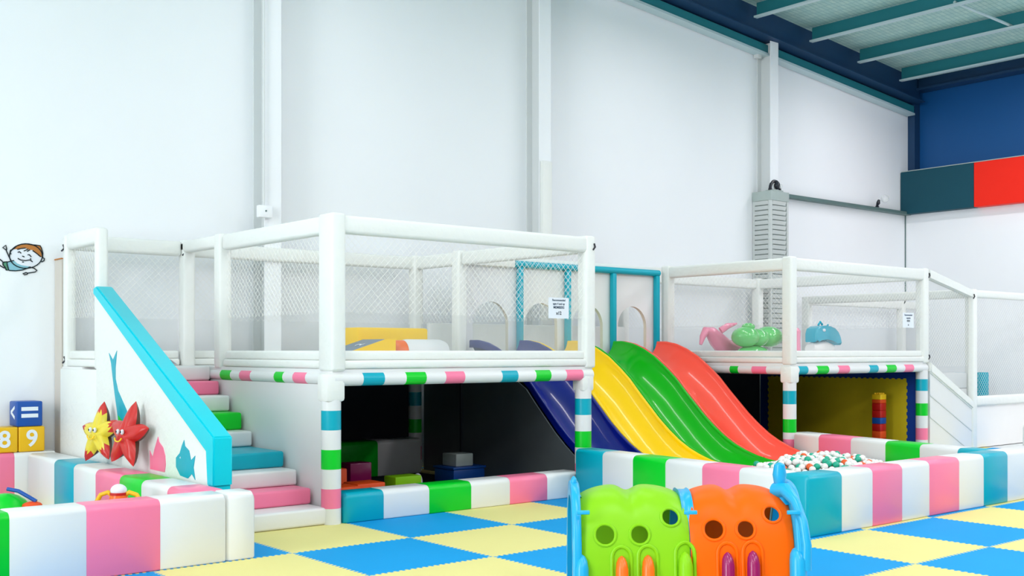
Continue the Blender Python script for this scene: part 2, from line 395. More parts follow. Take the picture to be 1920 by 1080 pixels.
# emergency lamps
t = thing('emergency_light', 'black twin-head emergency light on top of the louvred box', 'lamp', (10.7, 3.95, 3.95))
bm = BM(); box(bm, 10.60, 10.86, 3.86, 4.02, 3.951, 3.98, .008); obj('base', bm, 'metal', t)
bm = BM()
tube(bm, [(10.73 + .12 * math.cos(a), 3.93, 4.0 + .125 * math.sin(a)) for a in [PI * k / 10 for k in range(11)]], .026, 8)
for s in (-1, 1): tube(bm, [(10.73 + s * .12, 3.93, 3.98), (10.73 + s * .12, 3.93, 4.03)], [.035, .02], 10)
obj('arm', bm, 'blackp', t)
bm = BM(); ellipsoid(bm, (10.75, 3.9, 4.05), (.06, .045, .06)); obj('lamp_head', bm, 'blackp', t)
bm = BM(); ellipsoid(bm, (10.79, 3.86, 4.04), (.04, .02, .04)); obj('lens', bm, 'bulb', t)
t = thing('spotlight', 'small spotlight with clear globe on the grey wall rail', 'lamp', (13.9, 4.05, 4.0))
bm = BM(); tube(bm, [(13.9, 4.08, 3.99), (13.9, 4.08, 4.02), (13.9, 4.06, 4.06), (13.91, 4.05, 4.12)], [.04, .02, .035, .02], 10); obj('bracket', bm, 'blackp', t)
bm = BM(); ellipsoid(bm, (14.02, 4.0, 4.14), (.07, .07, .07)); obj('globe', bm, 'bulb', t)
bm = BM(); box(bm, 10.98, 15.0, 4.06, 4.195, 3.93, 3.985, .004); tag(obj('wall_rail', bm, 'rail'), 'grey-green steel rail along the wall from louvred box to corner', 'rail')

# wall sticker of the smiling boy
BX, BZ, BS = -0.545, 2.262, 0.00507 * .98   # centre of the head in the wall plane, metres per photo pixel
def bp(u, v, y=4.196): return (-0.79 + (u - 10) * .0050, y, 2.30 - (v - 490) * .0044 + (u - 45) * .0003)
t = thing('wall_sticker', 'flat cartoon sticker of a smiling child in a blue shirt on the white wall', 'wall sticker', (BX, 4.19, BZ))
def fillp(pts, m, name, y=4.197):
    bm = BM(); prism(bm, [bp(u, v, y) for u, v in pts], (0, .0025, 0)); return obj(name, bm, m, t, smooth=False)
def line(pts, r=.0045, y=4.195): return [bp(u, v, y) for u, v in pts], r
head = [(53 + 27.5 * math.cos(a) + 3 * math.cos(a - .6) , 484 + 22 * math.sin(a) + 5 * math.sin(a - .3)) for a in [2 * PI * k / 28 for k in range(28)]]
fillp(head, 'skinw', 'head', 4.1975)
fillp([(18.5, 497), (27, 494), (31, 493.5), (37, 500), (45, 504), (60, 507), (55, 511), (46, 514.5), (34, 515.5), (22.5, 515)], 'shirt', 'shirt', 4.197)
fillp([(11, 497), (18.5, 496), (19, 503), (22, 515), (17.5, 514), (15, 508), (11.5, 503)], 'shorts', 'shorts', 4.197)
fillp([(30, 469), (36, 462), (44, 458.5), (54, 457.5), (64, 459.5), (70, 460), (79, 461.5), (81.5, 467), (84, 478), (84, 487), (80, 486), (72, 478), (65, 471), (58, 470), (52, 467), (44, 467.5), (37, 469)], 'brown', 'hair', 4.1965)
bm = BM()
for pts in ([(30, 469), (36, 462), (44, 458.5), (54, 457.5), (64, 459.5), (70, 460), (79, 461.5), (81.5, 467), (84, 478), (83.5, 488)],
            [(80, 486), (72, 478), (65, 472)], [(37, 469.5), (44, 467.5), (52, 466.5)], [(49, 473), (57, 469)], [(55, 474), (60, 470.5)],
            [(38, 476), (41, 474.5), (44, 478)], [(56, 481.5), (59, 481), (62.5, 486)], [(46, 484), (50, 486)],
            [(38, 489), (43, 492.5), (52, 494), (60, 492.5), (65, 497)], [(61, 489), (62, 492)], [(46, 497), (49, 497)],
            [(29, 470), (25, 471), (24, 476), (26, 480)], [(84, 488), (87, 490), (86, 495), (82, 497), (80, 495)],
            [(26, 494), (22, 485), (18, 474), (17, 471), (11, 465.5), (16.5, 460.5), (18, 468), (17.5, 471)],
            [(60, 508), (68, 511), (73, 516), (70, 519), (56, 521.5), (53, 520), (47, 522.5), (50, 525), (55, 524), (56, 521.5)],
            [(11, 496), (5, 490), (0, 486)], [(14, 510), (7, 505), (0, 498)], [(0, 508), (2, 517), (4, 521), (2, 525), (-1, 525)],
            [(11, 497), (18.5, 496), (19, 503), (22, 515), (17, 514), (15, 508), (11.5, 503), (11, 497)],
            [(18.5, 497), (27, 494.5), (31, 493.5)], [(22.5, 515), (34, 516), (46, 514.5), (55, 511), (60, 508)]):
    P_, r = line(pts); tube(bm, P_, .0052, 6)
tube(bm, [bp(u, v, 4.195) for u, v in head], .0052, 6, closed=True)
obj('outline', bm, 'ink', t)

# ------------------------------------------------------------------ net, vinyl, rails
def net_bm(P, U, V, W, H, s=0.065, r=0.0012):
    P, U, V = Vector(P), Vector(U).normalized(), Vector(V).normalized(); N = U.cross(V)
    bm = BM()
    def strand(a, b, off):
        A = P + U * a[0] + V * a[1] + N * off; B = P + U * b[0] + V * b[1] + N * off
        d = (B - A)
        if d.length < .01: return
        d.normalize(); q = d.cross(N).normalized()
        ra = [bm.verts.new(A + q * r), bm.verts.new(A + N * r), bm.verts.new(A - q * r), bm.verts.new(A - N * r)]
        rb = [bm.verts.new(B + q * r), bm.verts.new(B + N * r), bm.verts.new(B - q * r), bm.verts.new(B - N * r)]
        for k in range(4): bm.faces.new((ra[k], ra[(k + 1) % 4], rb[(k + 1) % 4], rb[k]))
    k = -H
    while k < W:
        # u = k + v
        v0 = max(0, -k); v1 = min(H, W - k)
        if v1 > v0: strand((k + v0, v0), (k + v1, v1), r)
        # u = k + H - v
        v0 = max(0, k + H - W); v1 = min(H, k + H)
        if v1 > v0: strand((k + H - v0, v0), (k + H - v1, v1), -r)
        k += s
    return bm
def net_panel(root, P, U, W, H, **k):
    obj('net', net_bm(P, U, (0, 0, 1), W, H, **k), 'net', root, smooth=False)
def wavy_sheet(P, U, W, H, n=24, amp=.006):
    P, U = Vector(P), Vector(U).normalized(); N = U.cross(Vector((0, 0, 1))); bm = BM(); g = []
    for i in range(n + 1):
        row = []
        for j in range(5):
            u, v = W * i / n, H * j / 4
            row.append(bm.verts.new(P + U * u + Vector((0, 0, v)) + N * amp * math.sin(u * 17 + j * 1.3) * math.sin(j / 4 * PI + .6)))
        g.append(row)
    for i in range(n):
        for j in range(4): bm.faces.new((g[i][j], g[i + 1][j], g[i + 1][j + 1], g[i][j + 1]))
    return bm
def vinyl(root, P, U, W, H):
    bm = wavy_sheet(P, U, W, H); obj('clear_sheet', bm, 'clear', root)
    Pv, Uv = Vector(P), Vector(U).normalized()
def rail_x(bm, x0, x1, y, z0, z1, w=.11, bev=.03): box(bm, x0, x1, y, y + w, z0, z1, bev, seg=3)
def rail_y(bm, x, y0, y1, z0, z1, w=.11, bev=.03): box(bm, x, x + w, y0, y1, z0, z1, bev, seg=3)
def post(root, x, y, z0, z1, w=.12, d=.14, name='post', m='wrap'):
    bm = BM(); box(bm, x, x + w, y, y + d, z0, z1, .025, seg=3); obj(name, bm, m, root)
def band_post(root, x, y, r, ztop, bands):
    bm = BM(); strip_bar(bm, (x, y, 0), (x, y, ztop), r, [b[0] for b in bands[1:]], [IX[b[1]] for b in bands], n=20)
    obj('banded_post', bm, PAL, root)

ZT, ZD = 2.54, 1.27     # top of cages, deck
def cage(root, x0, x1, y0, y1, sides, zt=ZT, zd=ZD, top_d=.155, vin=True):
    """wrapped top and bottom rails with netting and clear sheet on the named sides"""
    w = .11
    for s in sides:
        if s in 'FB':
            y = y0 if s == 'F' else y1 - w
            bm = BM(); rail_x(bm, x0 + .08, x1 - .08, y + .008, zt - top_d, zt - .004); obj('top_rail', bm, 'wrap', root)
            bm = BM(); rail_x(bm, x0 + .1, x1 - .1, y + .008, zd, zd + .07, bev=.02); rail_x(bm, x0 + .1, x1 - .1, y + .035, zd + .07, zd + .15, w=.06, bev=.02); obj('bottom_rail', bm, 'wrap', root)
            net_panel(root, (x0 + .1, y + .055, zd + .46), (1, 0, 0), x1 - x0 - .2, zt - zd - top_d - .44)
            if vin: vinyl(root, (x0 + .1, y + .07, zd + .13), (1, 0, 0), x1 - x0 - .2, .34)
        else:
            x = x0 if s == 'L' else x1 - w
            bm = BM(); rail_y(bm, x + .008, y0 + .08, y1 - .08, zt - top_d, zt - .004); obj('top_rail', bm, 'wrap', root)
            bm = BM(); rail_y(bm, x + .008, y0 + .1, y1 - .1, zd, zd + .07, bev=.02); rail_y(bm, x + .035, y0 + .1, y1 - .1, zd + .07, zd + .15, w=.06, bev=.02); obj('bottom_rail', bm, 'wrap', root)
            net_panel(root, (x + .055, y0 + .1, zd + .46), (0, 1, 0), y1 - y0 - .2, zt - zd - top_d - .44)
            if vin: vinyl(root, (x + .07, y0 + .1, zd + .13), (0, 1, 0), y1 - y0 - .2, .34)
ties = [(0, -1)]
def tie(root, x, y, z):
    bm = BM(); tube(bm, [(x - .015, y, z - .03), (x + .01, y - .005, z), (x, y, z + .035)], .009, 6); obj('cable_tie', bm, 'blackp', root)

# ---- left play tower
T1 = thing('play_tower', 'white netted play tower with striped rail over a dark den beside the stairs', 'play structure', (.9, 2.4, 0))
ax0, ax1, ay0, ay1 = .85, 3.83, .9, 3.98
cage(T1, ax0, ax1, ay0, ay1, 'FB')
cage(T1, ax0, ax1, ay0, 3.05, 'L')
bm = BM(); rail_y(bm, ax0, 3.1, ay1 - .05, ZT - .12, ZT); obj('top_rail', bm, 'wrap', T1)
cage(T1, ax0, ax1, ay0, 3.05, 'R'); cage(T1, ax0, ax1, 2.98, ay1, 'R')
post(T1, ax0, ay0, ZD - .02, ZT + .01, w=.135, d=.23)
for (x, y) in ((ax1 - .13, ay0), (ax0, 3.0), (ax1 - .13, 2.98), (ax0, ay1 - .14), (ax1 - .13, ay1 - .14)):
    post(T1, x, y, ZD - .02, ZT + .01, w=.13)
bm = BM(); box(bm, ax0 + .02, ax1 - .02, ay0 + .03, ay1, 1.17, ZD, .01); obj('deck', bm, 'white', T1)
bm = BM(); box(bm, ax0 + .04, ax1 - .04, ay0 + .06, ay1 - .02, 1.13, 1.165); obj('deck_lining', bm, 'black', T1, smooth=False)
# striped beams
def beam(root, p0, p1, bands, col0='white', r=.058):
    bm = BM(); bs, cs = [], ['white']
    for (a, b, c) in bands: bs += [a, b]; cs += [c, 'white']
    strip_bar(bm, p0, p1, r, bs, [IX[c] for c in cs]); obj('striped_beam', bm, PAL, root, ang=50)
beam(T1, (.88, .955, 1.185), (3.80, .955, 1.185), [(.27 - .18 + .18, .48, 'turq'), (.70, .91, 'green'), (1.13, 1.33, 'pink'), (1.77, 1.95, 'turq'), (2.16, 2.36, 'green'), (2.57, 2.79, 'pink')][0:0] +
     [(.15 + .12 - .0, .48, 'turq'), (.70, .91, 'green'), (1.12, 1.33, 'pink'), (1.76, 1.95, 'turq'), (2.17, 2.36, 'green'), (2.56, 2.78, 'pink')])
beam(T1, (.90, .99, 1.19), (.90, 3.30, 1.19), [(.35, .57, 'pink'), (.75, .91, 'green'), (1.37, 1.59, 'pink'), (1.78, 2.0, 'green')], r=.055)
PB = [(0, 'white'), (.13, 'pink'), (.29, 'white'), (.45, 'green'), (.61, 'white'), (.77, 'turq'), (.93, 'white')]
band_post(T1, .89, .985, .082, 1.15, PB); band_post(T1, 3.73, .98, .082, 1.15, [(0, 'white'), (.13, 'pink'), (.31, 'white'), (.47, 'green'), (.63, 'white'), (.79, 'turq'), (.95, 'white')])
band_post(T1, 3.73, 3.88, .08, 1.15, PB)
bm = BM(); box(bm, .80, .98, .90, 1.07, 1.0, 1.235, .03); obj('corner_wrap', bm, 'wrap', T1)
bm = BM(); box(bm, 3.65, 3.81, .90, 1.06, 1.02, 1.235, .03); obj('corner_wrap', bm, 'wrap', T1)
bm = BM(); box(bm, .87, .91, 1.06, 3.25, 0, 1.14); obj('side_panel', bm, 'white', T1, smooth=False)
bm = BM(); box(bm, .912, .925, 1.06, 3.9, 0, 1.13); box(bm, .92, 3.82, 3.9, 3.93, 0, 1.13); box(bm, .93, 3.6, 1.16, 3.89, .002, .008); obj('black_lining', bm, 'black', T1, smooth=False)  # last box: floor sheet added to cut bounce light in the den
# dark sheet below the first slide, following its curve
RIM = [(3.05, 1.53), (2.9, 1.53), (2.72, 1.50), (2.55, 1.44), (2.35, 1.34), (2.15, 1.20), (2.0, 1.08), (1.85, .93), (1.7, .79), (1.55, .65), (1.4, .53), (1.25, .425), (1.1, .345), (.95, .285), (.8, .24), (.65, .21), (.5, .195)]
def rim(y):
    for (a, b) in zip(RIM, RIM[1:]):
        if b[0] <= y <= a[0]:
            k = (a[0] - y) / (a[0] - b[0]); return a[1] + (b[1] - a[1]) * k
    return RIM[-1][1] if y < RIM[-1][0] else RIM[0][1]
bm = BM(); prism(bm, [(3.86, 3.88, 0), (3.86, 3.88, 1.12), (3.86, 2.2, 1.12)] + [(3.86, y, rim(y) - .07) for y in (2.0, 1.85, 1.7, 1.55, 1.4, 1.25, 1.1)] + [(3.86, 1.1, 0)], (.015, 0, 0))
obj('grey_side_sheet', bm, 'grey', T1, smooth=False)
for p in ((.99, 3.0, 1.31), (3.80, .897, 2.44), (3.72, 3.93, 2.48)): tie(T1, *p)

# bay at the top of the stairs
T0 = thing('landing_cage', 'small white netted cage on the landing at the head of the foam stairs', 'play structure', (.3, 3.5, 0))
cage(T0, -.31, .93, 3.0, 3.98, 'LB')
for (x, y) in ((-.31, 3.0), (-.31, 3.86)): post(T0, x, y, ZD - .02, ZT - .02, w=.1, d=.1)
bm = BM(); box(bm, -.31, .845, 3.42, 3.98, 1.17, ZD, .01); obj('stair_landing', bm, 'white', T0)
bm = BM(); box(bm, -.33, -.27, 2.98, 3.97, 0, ZD - .02, .015); obj('landing_panel', bm, 'wrap', T0)
tie(T0, -.315, 3.93, 2.4); tie(T0, -.315, 3.9, 1.33); tie(T1, .86, 3.86, 2.42)
bm = BM(); box(bm, -.31, -.29, 3.985, 4.19, 0, 2.3, .003); box(bm, -.315, -.285, 3.985, 4.19, 2.3, 2.312, mi=1)
tag(obj('side_board', bm, ['beige', 'brown'], smooth=False), 'narrow beige board standing between the stair landing and the white wall', 'board')
# blue printed cloth on landing
bm = BM(); g = []
for i in range(9):
    g.append([bm.verts.new((.1 + i * .07, 3.55 + j * .08, 1.285 + .05 * abs(math.sin(i * 1.1 + j)) * (1 if 0 < i < 8 else .1))) for j in range(4)])
for i in range(8):
    for j in range(3): bm.faces.new((g[i][j], g[i + 1][j], g[i + 1][j + 1], g[i][j + 1]))
tag(obj('cloth', bm, 'paper'), 'crumpled pale blue and white sheet on the stair landing', 'cloth')

# ---- stairs
ST = thing('foam_stairs', 'foam stairs in white, pink, turquoise and green climbing to the left tower', 'stairs', (.3, .95, 0))
ys = [.95, 1.22, 1.46, 1.69, 2.29, 2.5, 2.75, 2.98, 3.2]; zs = [0, .14, .275, .41, .55, .69, .85, 1.0, 1.13, 1.27]
for i, c in enumerate(['white', 'pink', 'white', 'turq', 'white', 'green', 'white', 'pink', 'white']):
    bm = BM(); box(bm, -.19, .84 if i < 8 else .85, ys[i], 3.41, zs[i] + .001, zs[i + 1], .022, seg=3)
    obj('step', bm, c, ST)
PN = thing('stair_balustrade', 'white stair side panel with fish shapes and turquoise padded handrail', 'stair rail', (-.3, 1.7, 0))
bm = BM(); prism(bm, [(-.33, .6, 0), (-.33, .6, .74), (-.33, 2.88, 1.92), (-.33, 2.97, 1.92), (-.33, 2.97, 0)], (.08, 0, 0)); obj('side_panel', bm, 'wrap', PN, smooth=False)
bm = BM()
prism(bm, [(-.36, .50, .44), (-.36, .50, .80), (-.36, 2.90, 1.99), (-.36, 2.975, 1.98), (-.36, 2.975, 1.92), (-.36, .61, .70), (-.36, .61, .44)], (.15, 0, 0))
bmesh.ops.bevel(bm, geom=[e for e in bm.edges], offset=.012, segments=2, affect='EDGES')
prism(bm, [(-.352, .512, 0), (-.352, .512, .45), (-.352, .60, .45), (-.352, .60, 0)], (.13, 0, 0))
obj('handrail', bm, 'turqL', PN)
def decal(pts, m, name='fish_shape', x=-.334, parent=None):
    bm = BM(); prism(bm, [(x, a, b) for a, b in pts], (.004, 0, 0)); return obj(name, bm, m, parent or PN, smooth=False)
fish1 = [(2.655, 1.40), (2.56, 1.34), (2.465, 1.42), (2.50, 1.27), (2.50, 1.18), (2.44, 1.08), (2.34, 1.0), (2.24, .92), (2.17, .84), (2.16, .77), (2.23, .71), (2.35, .70), (2.42, .76), (2.46, .9), (2.52, 1.06), (2.58, 1.24), (2.60, 1.31)]
decal(fish1, 'turq'); decal([(2.43, .87), (2.36, .84), (2.27, .80), (2.22, .74), (2.28, .71), (2.35, .705), (2.41, .76)], 'green', 'fish_belly', x=-.337)
decal([(1.73, .47), (1.74, .62), (1.68, .57), (1.64, .64), (1.57, .74), (1.55, .70), (1.47, .66), (1.43, .60), (1.42, .53), (1.44, .47)], 'pink')
decal([(1.14, .47), (1.22, .53), (1.22, .60), (1.15, .64), (1.11, .70), (1.07, .745), (1.055, .70), (.98, .67), (.945, .6), (.87, .64), (.90, .55), (.87, .46), (.93, .5), (1.0, .46)], 'turq')
decal([(1.145, .605), (1.13, .60), (1.13, .615)], 'paper', 'fish_eye', x=-.337)

# ---- left pen
pad('long front barrier of the left pen, white with green and pink bands', -3.9, -.49, 0, .25, .46, 'x', [-2.8, -2.34, -1.87, -1.42, -.95], ['white', 'pink', 'green', 'white', 'pink', 'white'])
pad('short white end block closing the front right corner of the left pen', -.487, -.28, 0, .25, .46, 'x', [], ['white'])
pad('striped barrier of the left pen running along the stair panel with the starfish on it', -.65, -.375, .252, 3.895, .46, 'y', [.63, 1.11, 1.55, 2.08, 2.61, 3.12], ['pink', 'white', 'green', 'pink', 'white', 'turq', 'white'])
pad('pink and white barrier against the white wall carrying the number cubes', -3.5, -.375, 3.9, 4.18, .47, 'x', [-2.14, -1.68, -1.22, -.76], ['white', 'green', 'white', 'pink', 'white'])
# cubes
def cube(x, y, z, m, label, front, side=None, s=.235):
    t = thing('soft_cube', label, 'toy block', (x + s / 2, y + s / 2, z), 'soft number cubes on the barrier')
    bm = BM(); box(bm, x, x + s, y, y + s, z, z + s, .014, seg=3); obj('body', bm, m, t)
    obj('printed_figure', text_bm(front, s * .92 if front != '=' else s * 1.25, face_y(x + s / 2, y - .0015, z + s * .5)), 'paper', t, smooth=False)
    if side: obj('printed_figure', text_bm(side, s * 1.0, face_x(x - .0015, y + s / 2, z + s * .5)), 'paper', t, smooth=False)
cube(-.715, 3.93, .472, 'yel', 'yellow soft cube printed with a white 9', '9')
cube(-.957, 3.93, .472, 'yel', 'yellow soft cube printed with a white 8 at the left edge', '8')
cube(-.735, 3.93, .709, 'navy', 'blue soft cube with a white equals sign stacked on top', '=', '<')

# starfish
def star(bm_body, bm_edge, c, R, rin, rot, tilt, thick=.085):
    """puffed five-armed star; plane faces -x then tilted"""
    n = 60; cen = Vector((0, 0, 0))
    def rad(a):
        k = (a / (2 * PI / 5)) % 1.0; k = min(k, 1 - k) * 2
        return R * (1 - k) ** 1.25 + rin * (1 - (1 - k) ** 1.25)
    mx = Matrix.Translation(c) @ tilt
    for side, bmm in ((-1, bm_body), (1, bm_edge)):
        rings = []
        for j in range(7):
            f = j / 6
            ring = []
            for i in range(n):
                a = 2 * PI * i / n; r = rad(a) * f
                h = thick * (1 - .35 * (r / f / R if f else 0)) * math.sqrt(max(0, 1 - f ** 2.6)) * (1 if f > 0 else 1)
                ring.append(bmm.verts.new(mx @ Vector((side * h, r * math.sin(a + rot), r * math.cos(a + rot)))))
            rings.append(ring)
        for j in range(6):
            for i in range(n):
                f_ = bmm.faces.new((rings[j][i], rings[j][(i + 1) % n], rings[j + 1][(i + 1) % n], rings[j + 1][i]))
                f_.material_index = 1 if rad(2 * PI * (i + .5) / n) * (j + .5) / 6 > R * .62 else 0
        bmesh.ops.remove_doubles(bmm, verts=bmm.verts, dist=.0005)
def starfish(label, c, R, m, spot, tiltm, rot):
    t = thing('inflatable_starfish', label, 'inflatable toy', (c[0], c[1], .46), 'inflatable starfish on the barrier')
    b1, b2 = BM(), BM(); star(b1, b2, c, R, R * .42, rot, tiltm)
    obj('front', b1, [m, spot], t); obj('back', b2, ['star_s', 'star_s'], t)
    mx = Matrix.Translation(c) @ tiltm
    def loc(y, z, x=-.072): return mx @ Vector((x - .014, y, z))
    for s in (-1, 1):
        bm = BM(); ellipsoid(bm, loc(s * .032, .02, -.066), (.016, .012, .022), u=12, v=8); obj('eye', bm, 'paper', t)
        bm = BM(); ellipsoid(bm, loc(s * .032, .018, -.082), (.005, .006, .01), u=8, v=6); obj('pupil', bm, 'ink', t)
    bm = BM(); tube(bm, [loc(.05 * math.cos(a), -.03 + .03 * math.sin(a), -.074) for a in [PI + PI * k / 8 for k in range(9)]], .006, 6); obj('mouth', bm, 'yel2', t)
tl = Matrix.Rotation(math.radians(-12), 4, 'Z') @ Matrix.Rotation(math.radians(-10), 4, 'Y')
def leany(deg, z): return Matrix.Rotation(math.radians(z), 4, 'Z') @ Matrix.Rotation(math.radians(deg), 4, 'Y')
starfish('yellow inflatable starfish with red arm tips leaning on the stair panel', (-.46, 2.5, .715), .28, 'star_y', 'star_r', leany(12, 14), .1)
starfish('red inflatable starfish with small smile leaning on the stair panel', (-.46, 1.86, .735), .285, 'star_r', 'star_r', leany(12, 10), -.05)

# orange toy with two arms
t = thing('armed_toy', 'orange toy with a red-striped head and two curved arms in the left pen', 'toy', (-.95, .74, 0))
R_ = Vector((.769, -.639, 0))
c = Vector((-.95, .74, 0))
bm = BM()
tube(bm, [c, c + Vector((0, 0, .06)), c + Vector((0, 0, .2)), c + Vector((0, 0, .38)), c + Vector((0, 0, .42))], [.10, .09, .06, .066, .055], 20); obj('body', bm, 'orange', t)
bm = BM(); ellipsoid(bm, c + Vector((0, 0, .445)), (.055, .055, .045)); obj('head', bm, 'paper', t)
bm = BM(); tube(bm, [c + Vector((0, 0, .415)), c + Vector((0, 0, .432))], .060, 20); obj('head_band', bm, 'redblk', t)
for s in (-1, 1):
    bm = BM(); tube(bm, [c + R_ * s * .03 + Vector((0, 0, .40)), c + R_ * s * .075 + Vector((0, 0, .432)), c + R_ * s * .125 + Vector((0, 0, .415)), c + R_ * s * .15 + Vector((0, 0, .37)), c + R_ * s * .148 + Vector((0, 0, .32))], [.016, .017, .016, .018, .016], 10); obj('arm', bm, 'yel', t)
# green toy at the left edge
t = thing('rocking_toy', 'green rocking toy with blue handle and orange foot in the left pen', 'toy', (-1.42, 1.5, 0))
c = Vector((-1.42, 1.5, 0))
bm = BM(); ellipsoid(bm, c + Vector((-.06, .05, .2)), (.2, .17, .19)); tube(bm, [c + Vector((-.06, .05, 0)), c + Vector((-.06, .05, .12))], [.17, .14], 20); obj('body', bm, 'green', t)
bm = BM(); tube(bm, [c + R_ * -.06 + Vector((0, 0, .42)), c + R_ * .02 + Vector((0, 0, .405)), c + R_ * .1 + Vector((0, 0, .36)), c + R_ * .15 + Vector((0, 0, .33))], .014, 10); obj('handle', bm, 'navy', t)
bm = BM(); ellipsoid(bm, c + R_ * .12 + Vector((0, 0, .3)), (.07, .06, .03)); tube(bm, [c + R_ * .12, c + R_ * .12 + Vector((0, 0, .3))], .02, 8); obj('foot_rest', bm, 'org_blk', t)

# ---- den contents
pad('low front barrier of the dark den, in turquoise, white, green and pink bands', .975, 3.60, .9, 1.15, .25, 'x', [1.35, 1.82, 2.28, 2.73, 3.19], ['turq', 'white', 'green', 'white', 'pink', 'white'], r=.05)
pad('dim green and white barrier at the back of the den', .95, 3.6, 3.55, 3.85, .40, 'x', [1.3, 1.9, 2.5, 3.0], ['white', 'green', 'white', 'green', 'white'], z0=.009)
def block(name, x0, x1, y0, y1, z0, z1, m, label, cat='toy block', g=None, bev=.012):
    bm = BM(); box(bm, x0, x1, y0, y1, z0, z1, bev); return tag(obj(name, bm, m), label, cat, g)
block('foam_brick', 1.02, 1.34, 1.25, 1.5, .009, .25, 'org_blk', 'orange foam brick behind the turquoise band of the den barrier, nearest the post', g='orange bricks in the den')
block('foam_brick', 1.37, 1.66, 1.35, 1.6, .009, .25, 'org_blk', 'orange foam brick second from the post in the den', g='orange bricks in the den')
block('foam_brick', 1.25, 1.6, 1.9, 2.15, .009, .33, 'org_blk', 'taller orange foam brick further back in the dark den', g='orange bricks in the den')
t = thing('toy_crate', 'blue plastic crate with a pale box on it at the right of the den', 'crate', (3.4, 2.6, 0))
bm = BM(); box(bm, 3.2, 3.62, 2.4, 2.75, .009, .16, .015); obj('body', bm, 'navy', t)
bm = BM(); box(bm, 3.19, 3.63, 2.39, 2.76, .16, .185, .006); obj('rim', bm, 'navy', t)
block('pale_box', 3.27, 3.5, 2.45, 2.7, .186, .32, 'metal', 'pale box sitting on the blue crate in the den', 'box')
block('toy_brick', 2.0, 2.3, 1.7, 1.9, .009, .235, 'c_grn', 'lime green toy piece just behind the white barrier band of the den')
bm = BM(); ellipsoid(bm, (2.6, 2.2, .1), (.05, .05, .09)); tag(obj('ball', bm, 'paper'), 'small white ball on the den floor', 'ball')
block('toy_brick', 2.0, 2.25, 2.5, 2.7, .009, .3, 'purple', 'dim purple toy box in the middle of the den')

# things on the left deck
t = thing('foam_slab', 'yellow foam block lying on the left tower deck', 'foam block', (2.5, 2.6, 1.27))
bm = BM(); box(bm, 2.12, 2.98, 2.55, 2.95, 1.272, 1.655, .025); obj('body', bm, 'yel2', t)
bm = BM(); box(bm, 2.118, 2.982, 2.548, 2.952, 1.46, 1.466, .001); obj('seam', bm, 'yel', t)
t = thing('foam_wedge', 'slate blue foam wedge with yellow side on the left tower deck', 'foam block', (1.95, 2.1, 1.27))
bm = BM(); prism(bm, [(1.62, 1.95, 1.272), (2.17, 1.95, 1.272), (2.17, 1.95, 1.53), (2.05, 1.95, 1.53), (1.62, 1.95, 1.40)], (0, .4, 0), mi=0, mside=1); obj('body', bm, ['yel2', 'wedge'], t, smooth=False)
bm = text_bm('2', .14, Matrix.Translation((1.86, 2.1, 1.477)) @ Matrix.Rotation(-.29, 4, 'Y')); obj('printed_figure', bm, 'paper', t, smooth=False)
t = thing('foam_roller', 'white foam roller with an orange end on the left tower deck', 'foam roller', (2.55, 2.2, 1.27))
bm = BM(); tube(bm, [(2.36, 2.12, 1.403), (2.40, 2.12, 1.403), (2.80, 2.12, 1.403), (2.86, 2.12, 1.403)], [.122, .13, .13, .11], 28); obj('body', bm, 'white', t)
bm = BM(); tube(bm, [(2.21, 2.12, 1.403), (2.25, 2.12, 1.403), (2.358, 2.12, 1.403)], [.09, .118, .122], 28); obj('end_cap', bm, 'orange', t)
# notices
def notice(x, y, z, w, h, label, lines):
    t = thing('notice', label, 'sign', (x, y, z - h / 2), 'notices hung on the nets')
    bm = BM(); box(bm, x - w / 2, x + w / 2, y, y + .004, z - h / 2, z + h / 2); obj('sheet', bm, 'paper', t, smooth=False)
    for (s, dz, sz, m) in lines:
        obj('lettering', text_bm(s, sz, face_y(x, y - .001, z + dz), .0005), m, t, smooth=False)
notice(3.375, .945, 1.83, .26, .2, 'laminated white notice on the front net of the left tower', [('Recommended', .075, .028, 'inkblue'), ('ages 4 and up', .04, .028, 'inkblue'), ('MEMBERS', .005, .034, 'inkblue'), ('x12', -.05, .045, 'ink')])
notice(9.86, 1.09, 1.83, .27, .2, 'laminated white notice on the front net of the right tower', [('Recommended', .07, .032, 'inkblue'), ('capacity', .03, .032, 'inkblue'), ('KIDS', -.01, .036, 'ink'), ('x', -.06, .045, 'ink')])

